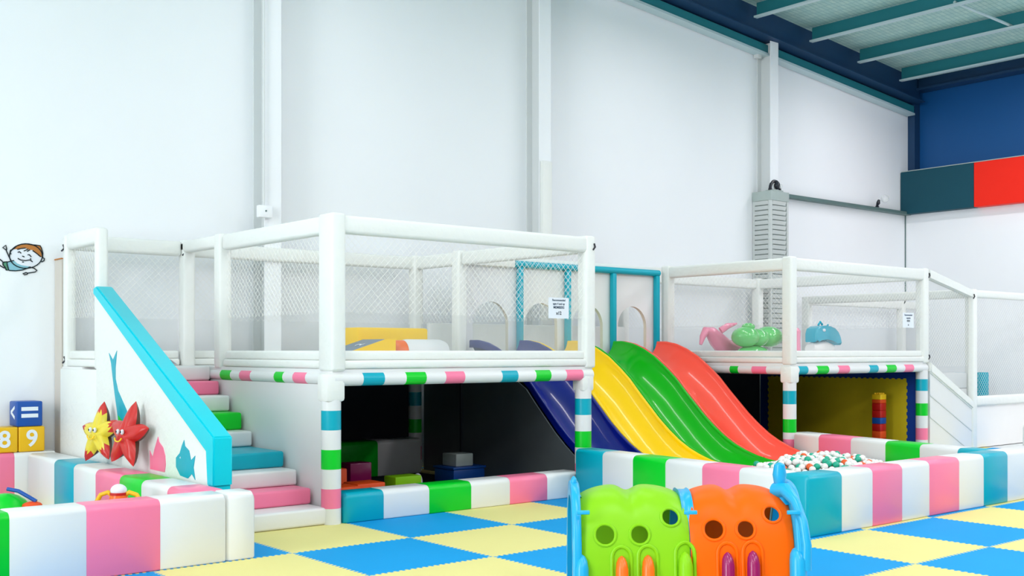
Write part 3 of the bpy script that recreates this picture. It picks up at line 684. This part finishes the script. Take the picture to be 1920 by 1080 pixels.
# ------------------------------------------------------------------ slides
LX = [3.90, 4.69, 5.46, 6.25, 7.06]
def slide(i, m, label):
    xa, xb = LX[i] + .004, LX[i + 1] - .004
    t = thing('slide', label, 'slide', ((xa + xb) / 2, 1.6, 0), 'row of four slides')
    yend = .74 if i == 3 else .45
    ysamp = [3.045 - k * (3.045 - yend) / 60 for k in range(61)]
    prof = []   # (x fraction in metres, depth fraction)
    W = xb - xa
    for (px, dz) in ((0, -.12), (0, 0), (.008, .012), (.028, .012), (.038, 0)): prof.append((px, dz))
    for k in range(1, 26):
        a = k / 25 * PI / 2; prof.append((.038 + (W / 2 - .038) * (1 - math.cos(a)) ** .92, -math.sin(a) ** 1.15))
    prof = prof + [(W - a, b) for a, b in prof[::-1][1:]]
    bm = BM(); rows = []
    for y in ysamp:
        zr = rim(y); dep = .26 if y > 1.2 else .26 - (1.2 - y) / .7 * .15
        if y > 2.6: dep = .26 + (0 if y < 2.8 else 0)
        row = []
        for px, dz in prof:
            zz = zr + (dz * dep if dz < 0 else dz)
            if px in (0, W) and dz < 0: zz = zr - .075
            row.append(bm.verts.new((xa + px, y, zz)))
        rows.append(row)
    for r0, r1 in zip(rows, rows[1:]):
        for k in range(len(prof) - 1): bm.faces.new((r0[k], r0[k + 1], r1[k + 1], r1[k]))
    bmesh.ops.recalc_face_normals(bm, faces=bm.faces)
    bmesh.ops.solidify(bm, geom=list(bm.faces), thickness=.008)
    o = obj('chute', bm, m, t, ang=60)
    bm = BM(); 
    for x in (xa + .12, xb - .18): box(bm, x, x + .06, 1.62, 1.68, 0, rim(1.65) - .28, .01)
    obj('support', bm, 'grey', t)
slide(0, 's_blue', 'dark blue slide, nearest the left tower')
slide(1, 's_yel', 'yellow slide between the blue and the green slide')
slide(2, 's_grn', 'green slide between the yellow and the coral slide')
slide(3, 's_red', 'coral red slide, nearest the right tower')
PT = thing('slide_gateway', 'white arched gateway with turquoise posts and bar at the head of the slides', 'play structure', (5.5, 3.05, 0))
for i in range(4):
    xa, xb = LX[i] + .0, LX[i + 1]; xc = (xa + xb) / 2 - .02; r = .265
    arc = [(xc + r * math.cos(a), 3.12, 1.73 + r * math.sin(a)) for a in [PI * k / 20 for k in range(21)]]
    bm = BM(); prism(bm, [(xa, 3.12, 1.28), (xa, 3.12, 2.42), (xb, 3.12, 2.42), (xb, 3.12, 1.28), (xc + r, 3.12, 1.28)] + arc + [(xc - r, 3.12, 1.28)], (0, .05, 0), mi=0, mside=1)
    obj('arch_panel', bm, ['white', 'cream'], PT, smooth=False)
for x in LX[1:]:
    bm = BM(); box(bm, x - .035, x + .035, 3.05, 3.115, 1.36, 2.41, .012); obj('turquoise_post', bm, 'turq', PT)
bm = BM(); strip_bar(bm, (4.60, 3.085, 2.445), (7.10, 3.085, 2.445), .042, [], [1]); obj('turquoise_bar', bm, PAL, PT)
bm = BM(); box(bm, 3.9, 4.6, 3.05, 3.15, 2.40, 2.5, .02); box(bm, 4.6, 7.2, 3.12, 3.2, 2.425, 2.53, .02); obj('wrapped_bar', bm, 'wrap', PT)
bm = BM(); box(bm, 3.84, 7.18, 3.13, 3.84, 1.17, 1.27, .01); obj('deck', bm, 'white', PT)
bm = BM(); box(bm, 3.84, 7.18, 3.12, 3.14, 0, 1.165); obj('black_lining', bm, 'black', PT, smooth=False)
bm = BM(); box(bm, 3.86, 7.18, 3.78, 3.84, 1.27, 1.75, .02); obj('rear_panel', bm, 'wrap', PT)
for x in (3.95, 5.4, 7.0):
    bm = BM(); box(bm, x, x + .1, 3.2, 3.3, 0, 1.17, .01); obj('support_post', bm, 'grey', PT)

# ------------------------------------------------------------------ right tower
T2 = thing('play_tower', 'white netted play tower right of the slides over a den with yellow mat wall', 'play structure', (8.7, 2.5, 0))
bx0, bx1, by0, by1 = 7.2, 10.33, 1.05, 3.98
cage(T2, bx0, bx1, by0, by1, 'FRB'); cage(T2, bx0, bx1, by0, 3.1, 'L')
for (x, y) in ((bx0, by0), (bx1 - .13, by0), (bx0, 3.0), (bx0, by1 - .14), (bx1 - .13, by1 - .14)):
    post(T2, x, y, ZD - .02, ZT + .01, w=.13)
bm = BM(); box(bm, bx0 + .02, bx1 - .02, by0 + .03, by1, 1.17, ZD, .01); obj('deck', bm, 'white', T2)
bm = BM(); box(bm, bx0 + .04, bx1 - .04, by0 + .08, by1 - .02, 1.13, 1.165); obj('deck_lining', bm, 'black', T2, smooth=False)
beam(T2, (7.24, 1.105, 1.185), (10.30, 1.105, 1.185), [(.13, .31, 'turq'), (.50, .74, 'green'), (.95, 1.19, 'pink'), (1.64, 1.84, 'turq'), (2.04, 2.27, 'green'), (2.48, 2.70, 'pink')], r=.056)
beam(T2, (7.255, 1.12, 1.187), (7.255, 3.0, 1.187), [(.30, .52, 'pink'), (.73, .86, 'green')], r=.054)
band_post(T2, 7.275, 1.125, .08, 1.15, [(0, 'white'), (.2, 'pink'), (.40, 'white'), (.56, 'green'), (.73, 'white'), (.9, 'turq'), (1.04, 'white')][0:0] + [(0, 'pink'), (.1, 'white'), (.24, 'turq'), (.36, 'white'), (.40, 'green'), (.56, 'white'), (.76, 'turq'), (.94, 'white')][0:0] +
          [(0, 'white'), (.22, 'pink'), (.36, 'white'), (.44, 'green'), (.60, 'white'), (.78, 'turq'), (.94, 'white')])
band_post(T2, 10.25, 1.12, .08, 1.15, [(0, 'white'), (.20, 'pink'), (.36, 'white'), (.53, 'green'), (.70, 'white'), (.87, 'turq'), (1.03, 'white')])
bm = BM(); box(bm, 7.19, 7.36, 1.04, 1.21, 1.03, 1.235, .03); obj('corner_wrap', bm, 'wrap', T2)
bm = BM(); box(bm, 7.26, 10.28, 3.88, 3.92, 0, 1.13); box(bm, 7.23, 7.245, 3.0, 3.9, 0, 1.13); box(bm, 7.26, 10.25, 1.2, 3.87, .002, .008); obj('black_lining', bm, 'black', T2, smooth=False)  # last box is an added dark floor sheet that keeps bounce light down
bm = BM(); box(bm, 10.29, 10.31, 1.2, 3.87, 0, 1.13); obj('side_board', bm, 'wrap', T2, smooth=False)
def toothed(y0, y1, z0, z1, amp=.014, n=None):
    pts = []
    def side(a, b, other, sgn, hor):
        N_ = max(4, int(abs(b - a) / .045)); N_ += N_ % 2
        for k in range(N_):
            s = amp if k % 2 else 0
            for e in (.1, .9):
                t_ = a + (b - a) * (k + e) / N_
                pts.append((t_, other + sgn * s) if hor else (other + sgn * s, t_))
    side(y0, y1, z0, -1, True); side(z0, z1, y1, 1, False); side(y1, y0, z1, 1, True); side(z1, z0, y0, -1, False)
    return pts
bm = BM(); box(bm, 10.27, 10.288, 1.22, 3.86, .0, 1.125, .002); obj('blue_mat', bm, 'blue_mat', T2, smooth=False)
bm = BM(); prism(bm, [(10.262, a, b) for a, b in toothed(1.36, 3.7, .02, 1.02)], (.01, 0, 0)); obj('yellow_mat', bm, 'yel_mat', T2, smooth=False)
for p in ((7.33, 3.05, 2.46), (10.2, 3.9, 2.46), (10.32, 1.05, 1.33), (10.32, 1.05, 2.45)): tie(T2, *p)
# toy brick tower
t = thing('brick_tower', 'tall stack of red, blue and yellow toy bricks in the right den', 'toy bricks', (9.9, 1.55, 0))
zc = .009
for i, (c_, h_) in enumerate((('org_blk', .1), ('redblk', .1), ('org_blk', .1), ('redblk', .1), ('navy', .085), ('redblk', .1), ('redblk', .1), ('org_blk', .05), ('yel2', .075))):
    bm = BM(); box(bm, 9.84, 9.99, 1.50, 1.63, zc + .001, zc + h_, .006)
    if i == 8:
        for sx in (.03, .075, .12):
            for sy in (.03, .1): tube(bm, [(9.84 + sx, 1.50 + sy, zc + h_), (9.84 + sx, 1.50 + sy, zc + h_ + .018)], .016, 10)
    obj('toy_brick', bm, c_, t); zc += h_

# inflatables on the right deck
t = thing('inflatable_seal', 'pink inflatable animal with a drooping tail on the right tower deck', 'inflatable toy', (7.5, 2.2, 1.27))
bm = BM(); tube(bm, [(7.12 + .2, 2.55, 1.50), (7.36, 2.55, 1.60), (7.42, 2.55, 1.68), (7.52, 2.55, 1.66), (7.64, 2.55, 1.57), (7.80, 2.56, 1.47), (8.0, 2.58, 1.42), (8.3, 2.6, 1.41), (8.55, 2.6, 1.41)], [.02, .04, .055, .08, .11, .125, .13, .12, .06], 18); obj('body', bm, 'infl_p', t)
bm = BM(); tube(bm, [(7.42, 2.3, 1.68), (7.5, 2.25, 1.74), (7.62, 2.2, 1.77)], [.045, .04, .012], 10); obj('fin', bm, 'infl_p', t)
#F
t = thing('inflatable_frog', 'shiny green inflatable animal resting on the pink one on the right deck', 'inflatable toy', (8.1, 2.0, 1.27))
bm = BM()
for (x, z, r, q) in ((7.80, 1.61, .21, .135), (8.02, 1.60, .17, .12), (8.28, 1.615, .24, .14)):
    ellipsoid(bm, (x, 2.2, z - .01), (r, .17, q), u=28, v=18)
obj('body', bm, 'infl_g', t)
bm = BM(); ellipsoid(bm, (7.86, 2.2, 1.735), (.10, .08, .05)); obj('head', bm, 'infl_g', t)
bm = BM(); ellipsoid(bm, (7.95, 2.2, 1.38), (.30, .15, .11)); obj('belly', bm, 'infl_g', t)
t = thing('inflatable_boot', 'upright pink inflatable piece beside the corner post of the right tower', 'inflatable toy', (8.42, 1.95, 1.27))
bm = BM(); tube(bm, [(8.40, 1.9, 1.272), (8.40, 1.9, 1.30), (8.40, 1.9, 1.36), (8.41, 1.9, 1.55), (8.41, 1.9, 1.68), (8.41, 1.9, 1.72)], [.13, .135, .11, .095, .10, .07], 20); obj('body', bm, 'infl_p', t)
bm = BM(); ellipsoid(bm, (8.33, 1.83, 1.32), (.09, .07, .045)); obj('toe', bm, 'infl_p', t)
t = thing('inflatable_whale', 'turquoise inflatable whale on the right tower deck', 'inflatable toy', (9.7, 2.3, 1.27))
bm = BM()
prism(bm, [(a, 2.24, b) for a, b in ((9.42, 1.54), (9.42, 1.66), (9.45, 1.73), (9.52, 1.765), (9.64, 1.775), (9.80, 1.77), (9.90, 1.745), (9.98, 1.69), (10.03, 1.62), (10.06, 1.53), (10.03, 1.50), (9.95, 1.55), (9.84, 1.59), (9.70, 1.61), (9.56, 1.60), (9.47, 1.57))], (0, .2, 0))
bmesh.ops.bevel(bm, geom=[e for e in bm.edges if abs(e.verts[0].co.y - e.verts[1].co.y) < .01], offset=.03, segments=4, profile=.5, affect='EDGES')
obj('body', bm, 'infl_b', t)
bm = BM(); tube(bm, [(9.42, 2.35, 1.46), (9.5, 2.35, 1.43), (9.72, 2.35, 1.42), (9.95, 2.35, 1.46)], [.08, .12, .15, .06], 18); obj('belly', bm, 'infl_p' if 0 else 'ball_w', t)
bm = BM(); tube(bm, [(9.62, 2.35, 1.78), (9.67, 2.35, 1.83), (9.72, 2.35, 1.79)], .016, 8); tube(bm, [(9.80, 2.35, 1.76), (9.86, 2.35, 1.79)], .014, 8); obj('spout', bm, 'infl_b', t)
bm = BM(); ellipsoid(bm, (9.60, 2.235, 1.71), (.035, .012, .022)); obj('eye', bm, 'paper', t)

# ---- stair bay at the right end
T3 = thing('play_ramp', 'white netted stair bay and low platform right of the right tower', 'play structure', (11.5, 2.4, 0))
bm = BM(); prism(bm, [(10.36, 1.06, 0), (11.5, 1.06, 0), (11.5, 1.06, .60), (10.36, 1.06, 1.14)], (0, .05, 0)); obj('side_panel', bm, 'white', T3, smooth=False)
bm = BM(); prism(bm, [(10.34, 1.03, 1.12), (11.52, 1.03, .57), (11.52, 1.03, .70), (10.34, 1.03, 1.27)], (0, .11, 0)); bmesh.ops.bevel(bm, geom=list(bm.edges), offset=.02, segments=2, affect='EDGES'); obj('stringer', bm, 'wrap', T3)
bm = BM(); prism(bm, [(10.36, 1.052, .80), (11.5, 1.052, .26), (11.5, 1.052, .28), (10.36, 1.052, .82)], (0, .008, 0)); prism(bm, [(10.36, 1.052, .5), (11.4, 1.052, .0), (11.4, 1.052, .015), (10.36, 1.052, .515)], (0, .008, 0)); obj('panel_seam', bm, 'wall_grey', T3, smooth=False)
bm = BM(); prism(bm, [(10.34, 1.04, 2.42), (11.52, 1.04, 2.19), (11.52, 1.04, 2.29), (10.34, 1.04, 2.53)], (0, .1, 0)); obj('sloping_top_rail', bm, 'wrap', T3, smooth=False)
for (x, y) in ((11.5, 1.03), (11.5, 3.84), (14.35, 3.84)): post(T3, x, y, 0, 2.31, w=.12)
bm = BM(); rail_x(bm, 11.6, 14.9, 1.04, 2.19, 2.30); obj('top_rail', bm, 'wrap', T3)
bm = BM(); rail_x(bm, 11.6, 14.9, 1.03, .62, .76); obj('bottom_rail', bm, 'wrap', T3)
bm = BM(); rail_x(bm, 11.6, 14.9, 3.86, 2.17, 2.31); obj('top_rail', bm, 'wrap', T3)
bm = BM(); rail_y(bm, 11.5, 1.15, 3.86, 2.18, 2.31); obj('top_rail', bm, 'wrap', T3)
net_panel(T3, (11.6, 1.1, .76), (1, 0, 0), 3.3, 1.43); net_panel(T3, (10.4, 1.1, 1.2), (1, 0, 0), 1.1, 1.05)
bm = BM(); prism(bm, [(10.42, 1.11, 1.24), (11.5, 1.11, .73), (11.5, 1.11, 2.19), (10.42, 1.11, 2.42)], (0, .003, 0)); obj('clear_sheet', bm, 'clear', T3, smooth=False)
bm = wavy_sheet((11.6, 1.09, .01), (1, 0, 0), 3.3, .62, amp=.02); obj('front_skirt', bm, 'ball_w', T3)
bm = BM(); box(bm, 11.6, 14.9, 1.15, 3.9, .45, .55, .01); obj('platform', bm, 'white', T3)
for i in range(5):
    bm = BM(); box(bm, 10.36 + i * .24, 11.49, 1.12, 3.8, (4 - i) * .22 + .0, (5 - i) * .22, .02); obj('step', bm, 'white', T3)
bm = BM(); box(bm, 11.6, 14.9, 3.9, 3.96, .55, 1.35, .02); obj('rear_panel', bm, 'wrap', T3)
tie(T3, 11.51, 1.03, 2.2); tie(T3, 14.4, 3.84, 2.3)
def stool(x, y, r, z1, label):
    bm = BM(); tube(bm, [(x, y, .552), (x, y, .57), (x, y, z1 - .02), (x, y, z1)], [r - .01, r, r, r - .01], 24); tag(obj('foam_roller', bm, 'turq'), label, 'foam roller', 'turquoise rollers on the low platform')
stool(13.85, 2.5, .16, 1.05, 'turquoise foam roller seen above the sloping stringer')
stool(14.62, 2.5, .1, 1.05, 'turquoise foam roller seen through the right-hand net')

# ------------------------------------------------------------------ ball pit
o = pad('left wall of the ball pit, below the slides, with pink, green and turquoise bands', 0, .25, .012, 2.57, .475, 'y', [.42, .84, 1.29, 1.72, 2.15], ['white', 'pink', 'white', 'green', 'white', 'turq'])
o.location = (3.302, -1.675, 0); o.rotation_euler = (0, 0, math.radians(-5))
pad('long front wall of the ball pit with turquoise corner and two pink bands', 3.3, 7.33, -1.95, -1.70, .475, 'x', [3.74, 4.17, 4.61, 5.04, 5.54, 5.98, 6.43], ['turq', 'white', 'pink', 'white', 'pink', 'white', 'turq', 'white'])
o = pad('right wall of the ball pit with pink, green and turquoise bands', 0, .25, -2.66, 0, .455, 'y', [-2.4, -1.92, -1.45, -.94, -.43], ['turq', 'white', 'green', 'white', 'pink', 'white'])
o.location = (7.17, 1.0, 0); o.rotation_euler = (0, 0, math.radians(-12.93))
pad('white barrier continuing right from the ball pit front wall', 7.35, 11.0, -1.95, -1.70, .475, 'x', [8.6, 9.1], ['white', 'turq', 'white'])
block('foam_bollard', 8.15, 8.4, -1.5, -1.25, 0, .63, 'white', 'white padded block standing behind the far right barrier', 'foam block', bev=.05)
def ico(sub, r):
    me = bpy.data.meshes.new('ball'); b_ = BM(); bmesh.ops.create_icosphere(b_, subdivisions=sub, radius=r); 
    for f in b_.faces: f.smooth = True
    b_.to_mesh(me); b_.free(); return me
BR = .035
protos = {}
for k in ('ball_w', 'ball_g', 'ball_o'):
    me = ico(3, BR); me.name = 'play_ball'; me.materials.append(M[k]); protos[k] = me
LB = {'ball_w': ('white plastic ball in the ball pit', 'white balls in the ball pit'), 'ball_g': ('teal green plastic ball in the ball pit', 'teal balls in the ball pit'), 'ball_o': ('orange plastic ball in the ball pit', 'orange balls in the ball pit')}
CF = Vector((math.cos(TH), math.sin(TH), 0)); CR = Vector((math.sin(TH), -math.cos(TH), 0)); CO = Vector(cam.location)
def px(p):
    d = Vector(p) - CO; D = d.dot(CF); return 960 + 2070 * d.dot(CR) / D, 657.5 - 2070 * d.z / D
def bump_z(x, y): return -.08 / (1 + math.exp((x - 5.5) * 6)) + .07 * math.exp(-((x - 6.1) ** 2 + (y + .1) ** 2) / .5) + .035 * math.sin(x * 3.1 + 1) * math.cos(y * 4.0) + .02 * math.sin(x * 9 + y * 5)
cand, rest = [], []
yy = -1.66; row = 0
while yy < .38:
    xx = 3.6 + (row % 2) * BR
    while xx < 7.03:
        x, y = xx + random.uniform(-.0015, .0015), yy + random.uniform(-.0015, .0015)
        z = .185 + bump_z(x, y) + random.choice((0, 0, .028))
        
        u, v = px((x, y, z + BR))
        # hidden behind the near walls of the pit?
        dx, dy = x - CO.x, y - CO.y
        tf = (-1.70 - CO.y) / dy; zl = CO.z + (z + BR - CO.z) * tf
        xf = CO.x + dx * tf
        tl_ = (3.55 - CO.x) / dx; zl2 = CO.z + (z + BR - CO.z) * tl_; yl = CO.y + dy * tl_
        if x < 3.62 + (y + 1.7) * .0875 or x > 6.48 + (y + 1.7) * .2296 - .04: xx += 2 * BR + .003; continue
        hid = (zl < .475 and xf > 3.3) or (zl2 < .48 and -1.95 < yl < .6)
        (rest if hid else cand).append((x, y, z))
        xx += 2 * BR + .003
    yy += 2 * BR * .87 + .003; row += 1
cand.sort(key=lambda p: (Vector(p) - CO).length)
use = cand[:300]; rest += cand[300:]
for (x, y, z) in use:
    r = random.random(); k = 'ball_w' if r < .68 else ('ball_g' if r < .91 else 'ball_o')
    o = bpy.data.objects.new('play_ball', protos[k]); COL.objects.link(o); o.location = (x, y, z); tag(o, LB[k][0], 'ball', LB[k][1])
bm = BM()
me0 = ico(1, BR)
tmpl = [(v.co.copy()) for v in me0.vertices]; tf_ = [tuple(p.vertices) for p in me0.polygons]
def addball(x, y, z, mi):
    vs = [bm.verts.new(c_ + Vector((x, y, z))) for c_ in tmpl]
    for f in tf_: bm.faces.new([vs[i] for i in f]).material_index = mi
def rc():
    r = random.random(); return 0 if r < .66 else (1 if r < .88 else 2)
for (x, y, z) in rest: addball(x, y, z, rc())
for lay in range(3):
    yy = -1.66
    while yy < .38:
        xx = 3.6 + ((lay) % 2) * BR
        while xx < 7.03:
            if xx < 3.62 + (yy + 1.7) * .0875 or xx > 6.44 + (yy + 1.7) * .2296: xx += .074; continue
            addball(xx, yy, max(.036, .185 + bump_z(xx, yy) - .072 * (lay + 1)), rc()); xx += .074
        yy += .07
o = obj('ball_fill', bm, ['ball_w', 'ball_g', 'ball_o']); tag(o, 'mass of white, teal and orange balls filling the pit below the top layer', 'balls'); o['kind'] = 'stuff'

# ------------------------------------------------------------------ caterpillar tunnel
CT = thing('crawl_tunnel', 'lime and orange plastic crawl tunnel with round windows and blue end arches', 'play tunnel', (0, 0, 0))
ORG = CO + CF * 6.22; ORG.z = 0
MX = Matrix(((CR.x, CF.x, 0, ORG.x), (CR.y, CF.y, 0, ORG.y), (0, 0, 1, 0), (0, 0, 0, 1)))
CT.location = MX @ Vector((.93, 0, 0))
HW, HT = .34, .665
def sgnpow(v, p): return math.copysign(abs(v) ** p, v)
def surf(x, th, xa, xb):
    s = (x - xa) / (xb - xa)
    up = math.sin(th)
    e = abs(2 * s - 1)
    dip = .055 * math.exp(-((s - .47 - .12 * (1 - up)) / .085) ** 2) * max(0, (up - .55) / .45) ** 1.3
    top = 1 - .10 * e ** 3.2 - dip
    side = 1 - .05 * e ** 8
    wgt = up ** 2.5
    k = top * wgt + side * (1 - wgt)
    y = -HW * sgnpow(math.cos(th), .72) * k; z = .05 + (HT - .05) * up ** .8 * k
    return Vector((x, y, z))
def segment(xa, xb, m, holes, name, label):
    NX, NTH = 110, 150
    bm = BM(); g = [[bm.verts.new(surf(xa + (xb - xa) * i / NX, PI * j / NTH, xa, xb)) for j in range(NTH + 1)] for i in range(NX + 1)]
    for i in range(NX):
        for j in range(NTH): bm.faces.new((g[i][j], g[i + 1][j], g[i + 1][j + 1], g[i][j + 1]))
    rims = []
    for (hx, hz, hr, side) in holes:
        # angle on the near or far side with that height
        best = min((k for k in range(0, 76)), key=lambda k: abs(surf(hx, PI * k / 150, xa, xb).z - hz)); th = PI * best / 150
        if side > 0: th = PI - th
        c = surf(hx, th, xa, xb); nrm = (surf(hx, th + .02, xa, xb) - surf(hx, th - .02, xa, xb)).cross(Vector((1, 0, 0))).normalized()
        t1 = Vector((1, 0, 0)); t2 = nrm.cross(t1).normalized()
        def rr(p): d = p - c; return math.hypot(d.dot(t1), d.dot(t2)), abs(d.dot(nrm))
        kill = [v for v in bm.verts if rr(v.co)[0] < hr and rr(v.co)[1] < .12]
        bmesh.ops.delete(bm, geom=kill, context='VERTS')
        bd = [v for v in bm.verts if v.is_boundary and rr(v.co)[0] < hr + .03 and rr(v.co)[1] < .12]
        for v in bd:
            d = v.co - c; q = math.hypot(d.dot(t1), d.dot(t2)); sc = hr / q
            v.co = c + t1 * d.dot(t1) * sc + t2 * d.dot(t2) * sc + nrm * d.dot(nrm)
        bd.sort(key=lambda v: math.atan2((v.co - c).dot(t2), (v.co - c).dot(t1)))
        pts = [v.co.copy() for v in bd]
        n_ = len(pts); 
        for _ in range(4): pts = [(pts[i - 1] + pts[i] * 2 + pts[(i + 1) % n_]) / 4 for i in range(n_)]
        rims.append(([MX @ (p) for p in pts[::2]], MX.to_3x3() @ nrm))
    bmesh.ops.transform(bm, matrix=MX, verts=bm.verts)
    bmesh.ops.recalc_face_normals(bm, faces=bm.faces)
    bmesh.ops.solidify(bm, geom=list(bm.faces), thickness=.008)
    o = obj(name, bm, m, CT, ang=70, label=label)
    for pts, n3 in rims:
        b_ = BM(); tube(b_, pts, .0085, 8, closed=True); obj('window_rim', b_, m, o)
    return o
def hs(L): return [h + (-1,) for h in L] + [h + (1,) for h in L]
XA, XM, XB = .375, .955, 1.515
seg_g = segment(XA, XM, 'c_grn', hs([(.50, .43, .058), (.685, .435, .054), (.855, .525, .052)]), 'tunnel_segment', 'lime green tunnel segment')
seg_o = segment(XM + .004, XB, 'c_org', hs([(1.085, .455, .058), (1.255, .46, .052), (1.405, .54, .05)]), 'tunnel_segment', 'orange tunnel segment')
def arch_ring(x0, x1, o_, name='end_arch'):
    bm = BM(); n = 48
    def ringp(x, k, zb=.0): return [Vector((x, -(HW + k) * sgnpow(math.cos(PI * j / n), .72), (HT - .0 + k) * math.sin(PI * j / n) ** .8)) for j in range(n + 1)]
    A = [[bm.verts.new(MX @ p) for p in ringp(x, k)] for (x, k) in ((x0, -.06), (x0, o_ * .7), (x0 + .008, o_), (x1 - .008, o_), (x1, o_ * .7), (x1, -.06))]
    for a in range(6):
        r0, r1 = A[a], A[(a + 1) % 6]
        for j in range(n): bm.faces.new((r0[j], r0[j + 1], r1[j + 1], r1[j]))
    for j in (0, n): bm.faces.new([A[a][j] for a in range(6)])
    return obj(name, bm, 'c_blu', CT, ang=50)
rl = arch_ring(.325, .372, .022); rr_ = arch_ring(XB + .003, XB + .05, .03)
def antenna(x, y, z0, z1, r, name='antenna'):
    bm = BM(); tube(bm, [MX @ Vector(p) for p in ((x + .02, y - .03, z0), (x + .01, y, z0 + (z1 - z0) * .35), (x, y, z0 + (z1 - z0) * .5), (x, y, z0 + (z1 - z0) * .72), (x, y, z1 - .012), (x, y, z1))], [r * 1.5, r * .85, r * .95, r * 1.25, r * .95, r * .3], 16)
    obj(name, bm, 'c_blu', CT)
antenna(XB + .028 - .06, -.10, .56, .80, .031); antenna(.345, -.06, .60, .72, .015)
# bent arm of the right arch
bm = BM(); tube(bm, [MX @ Vector(p) for p in ((XB - .045, -.09, .64), (XB - .01, -.16, .655), (XB + .02, -.24, .60), (XB + .045, -.30, .50), (XB + .055, -.335, .38), (XB + .05, -.34, .25))], [.05, .04, .028, .026, .028, .03], 14); obj('arch_brace', bm, 'c_blu', CT)
# joint clip on top between the segments, and side tabs
arch_ring(XM - .03, XM + .034, -.028, 'joint_band')
for x in (XA + .005, XM, XB - .01):
    bm = BM(); box(bm, -.035, .035, -.008, .008, -.011, .011, .004, mx=MX @ Matrix.Translation((x, -.318, .555)) @ Matrix.Rotation(-.25, 4, 'X')); obj('side_tab', bm, 'c_blu', CT)
def sy(x, z):
    xa, xb = (XA, XM) if x < XM else (XM, XB)
    x = min(max(x, xa + .01), xb - .01)
    return min((surf(x, PI * k / 300, xa, xb) for k in range(0, 140)), key=lambda p: abs(p.z - z)).y
def foot(x, m, zt, r=.037, label=None):
    bm = BM(); zz = [0, .015, .07, .15, zt - .07, zt - .035, zt - .012, zt]
    rr3 = [r * 1.5, r * 1.5, r * 1.15, r * 1.05, r, r * .85, r * .55, r * .1]
    tube(bm, [MX @ Vector((x, sy(x, max(z, .08)) - .02 + (.012 if z > zt - .05 else 0), z)) for z in zz], rr3, 20)
    obj('foot_clamp', bm, m, CT, label=label)
def foot_rim(x, m, zt, r=.052):
    bm = BM()
    Q_ = [(x - r, .06), (x - r, zt * .5), (x - r, zt - r * .6)] + [(x - r * math.cos(a), zt - r * .6 + r * 1.1 * math.sin(a)) for a in [PI * k / 10 for k in range(1, 10)]] + [(x + r, zt - r * .6), (x + r, zt * .5), (x + r, .06)]
    P_ = [(a, sy(a, b), b) for a, b in Q_]
    tube(bm, [MX @ Vector(p) for p in P_], .011, 8); obj('foot_rim', bm, m, CT)
for (x, m, zt, rm) in ((.585, 'orange', .325, 'c_grn'), (.725, 'orange', .33, 'c_grn'), (.925, 'c_grn', .345, 'c_grn'), (1.15, 'purple', .345, 'c_org'), (1.285, 'purple', .352, 'c_org')):
    foot(x, m, zt, r=.034 if x != .925 else .038); foot_rim(x, rm, zt + .02)
foot(XB + .01, 'c_blu', .37, .044); foot(.372, 'c_blu', .33, .036)
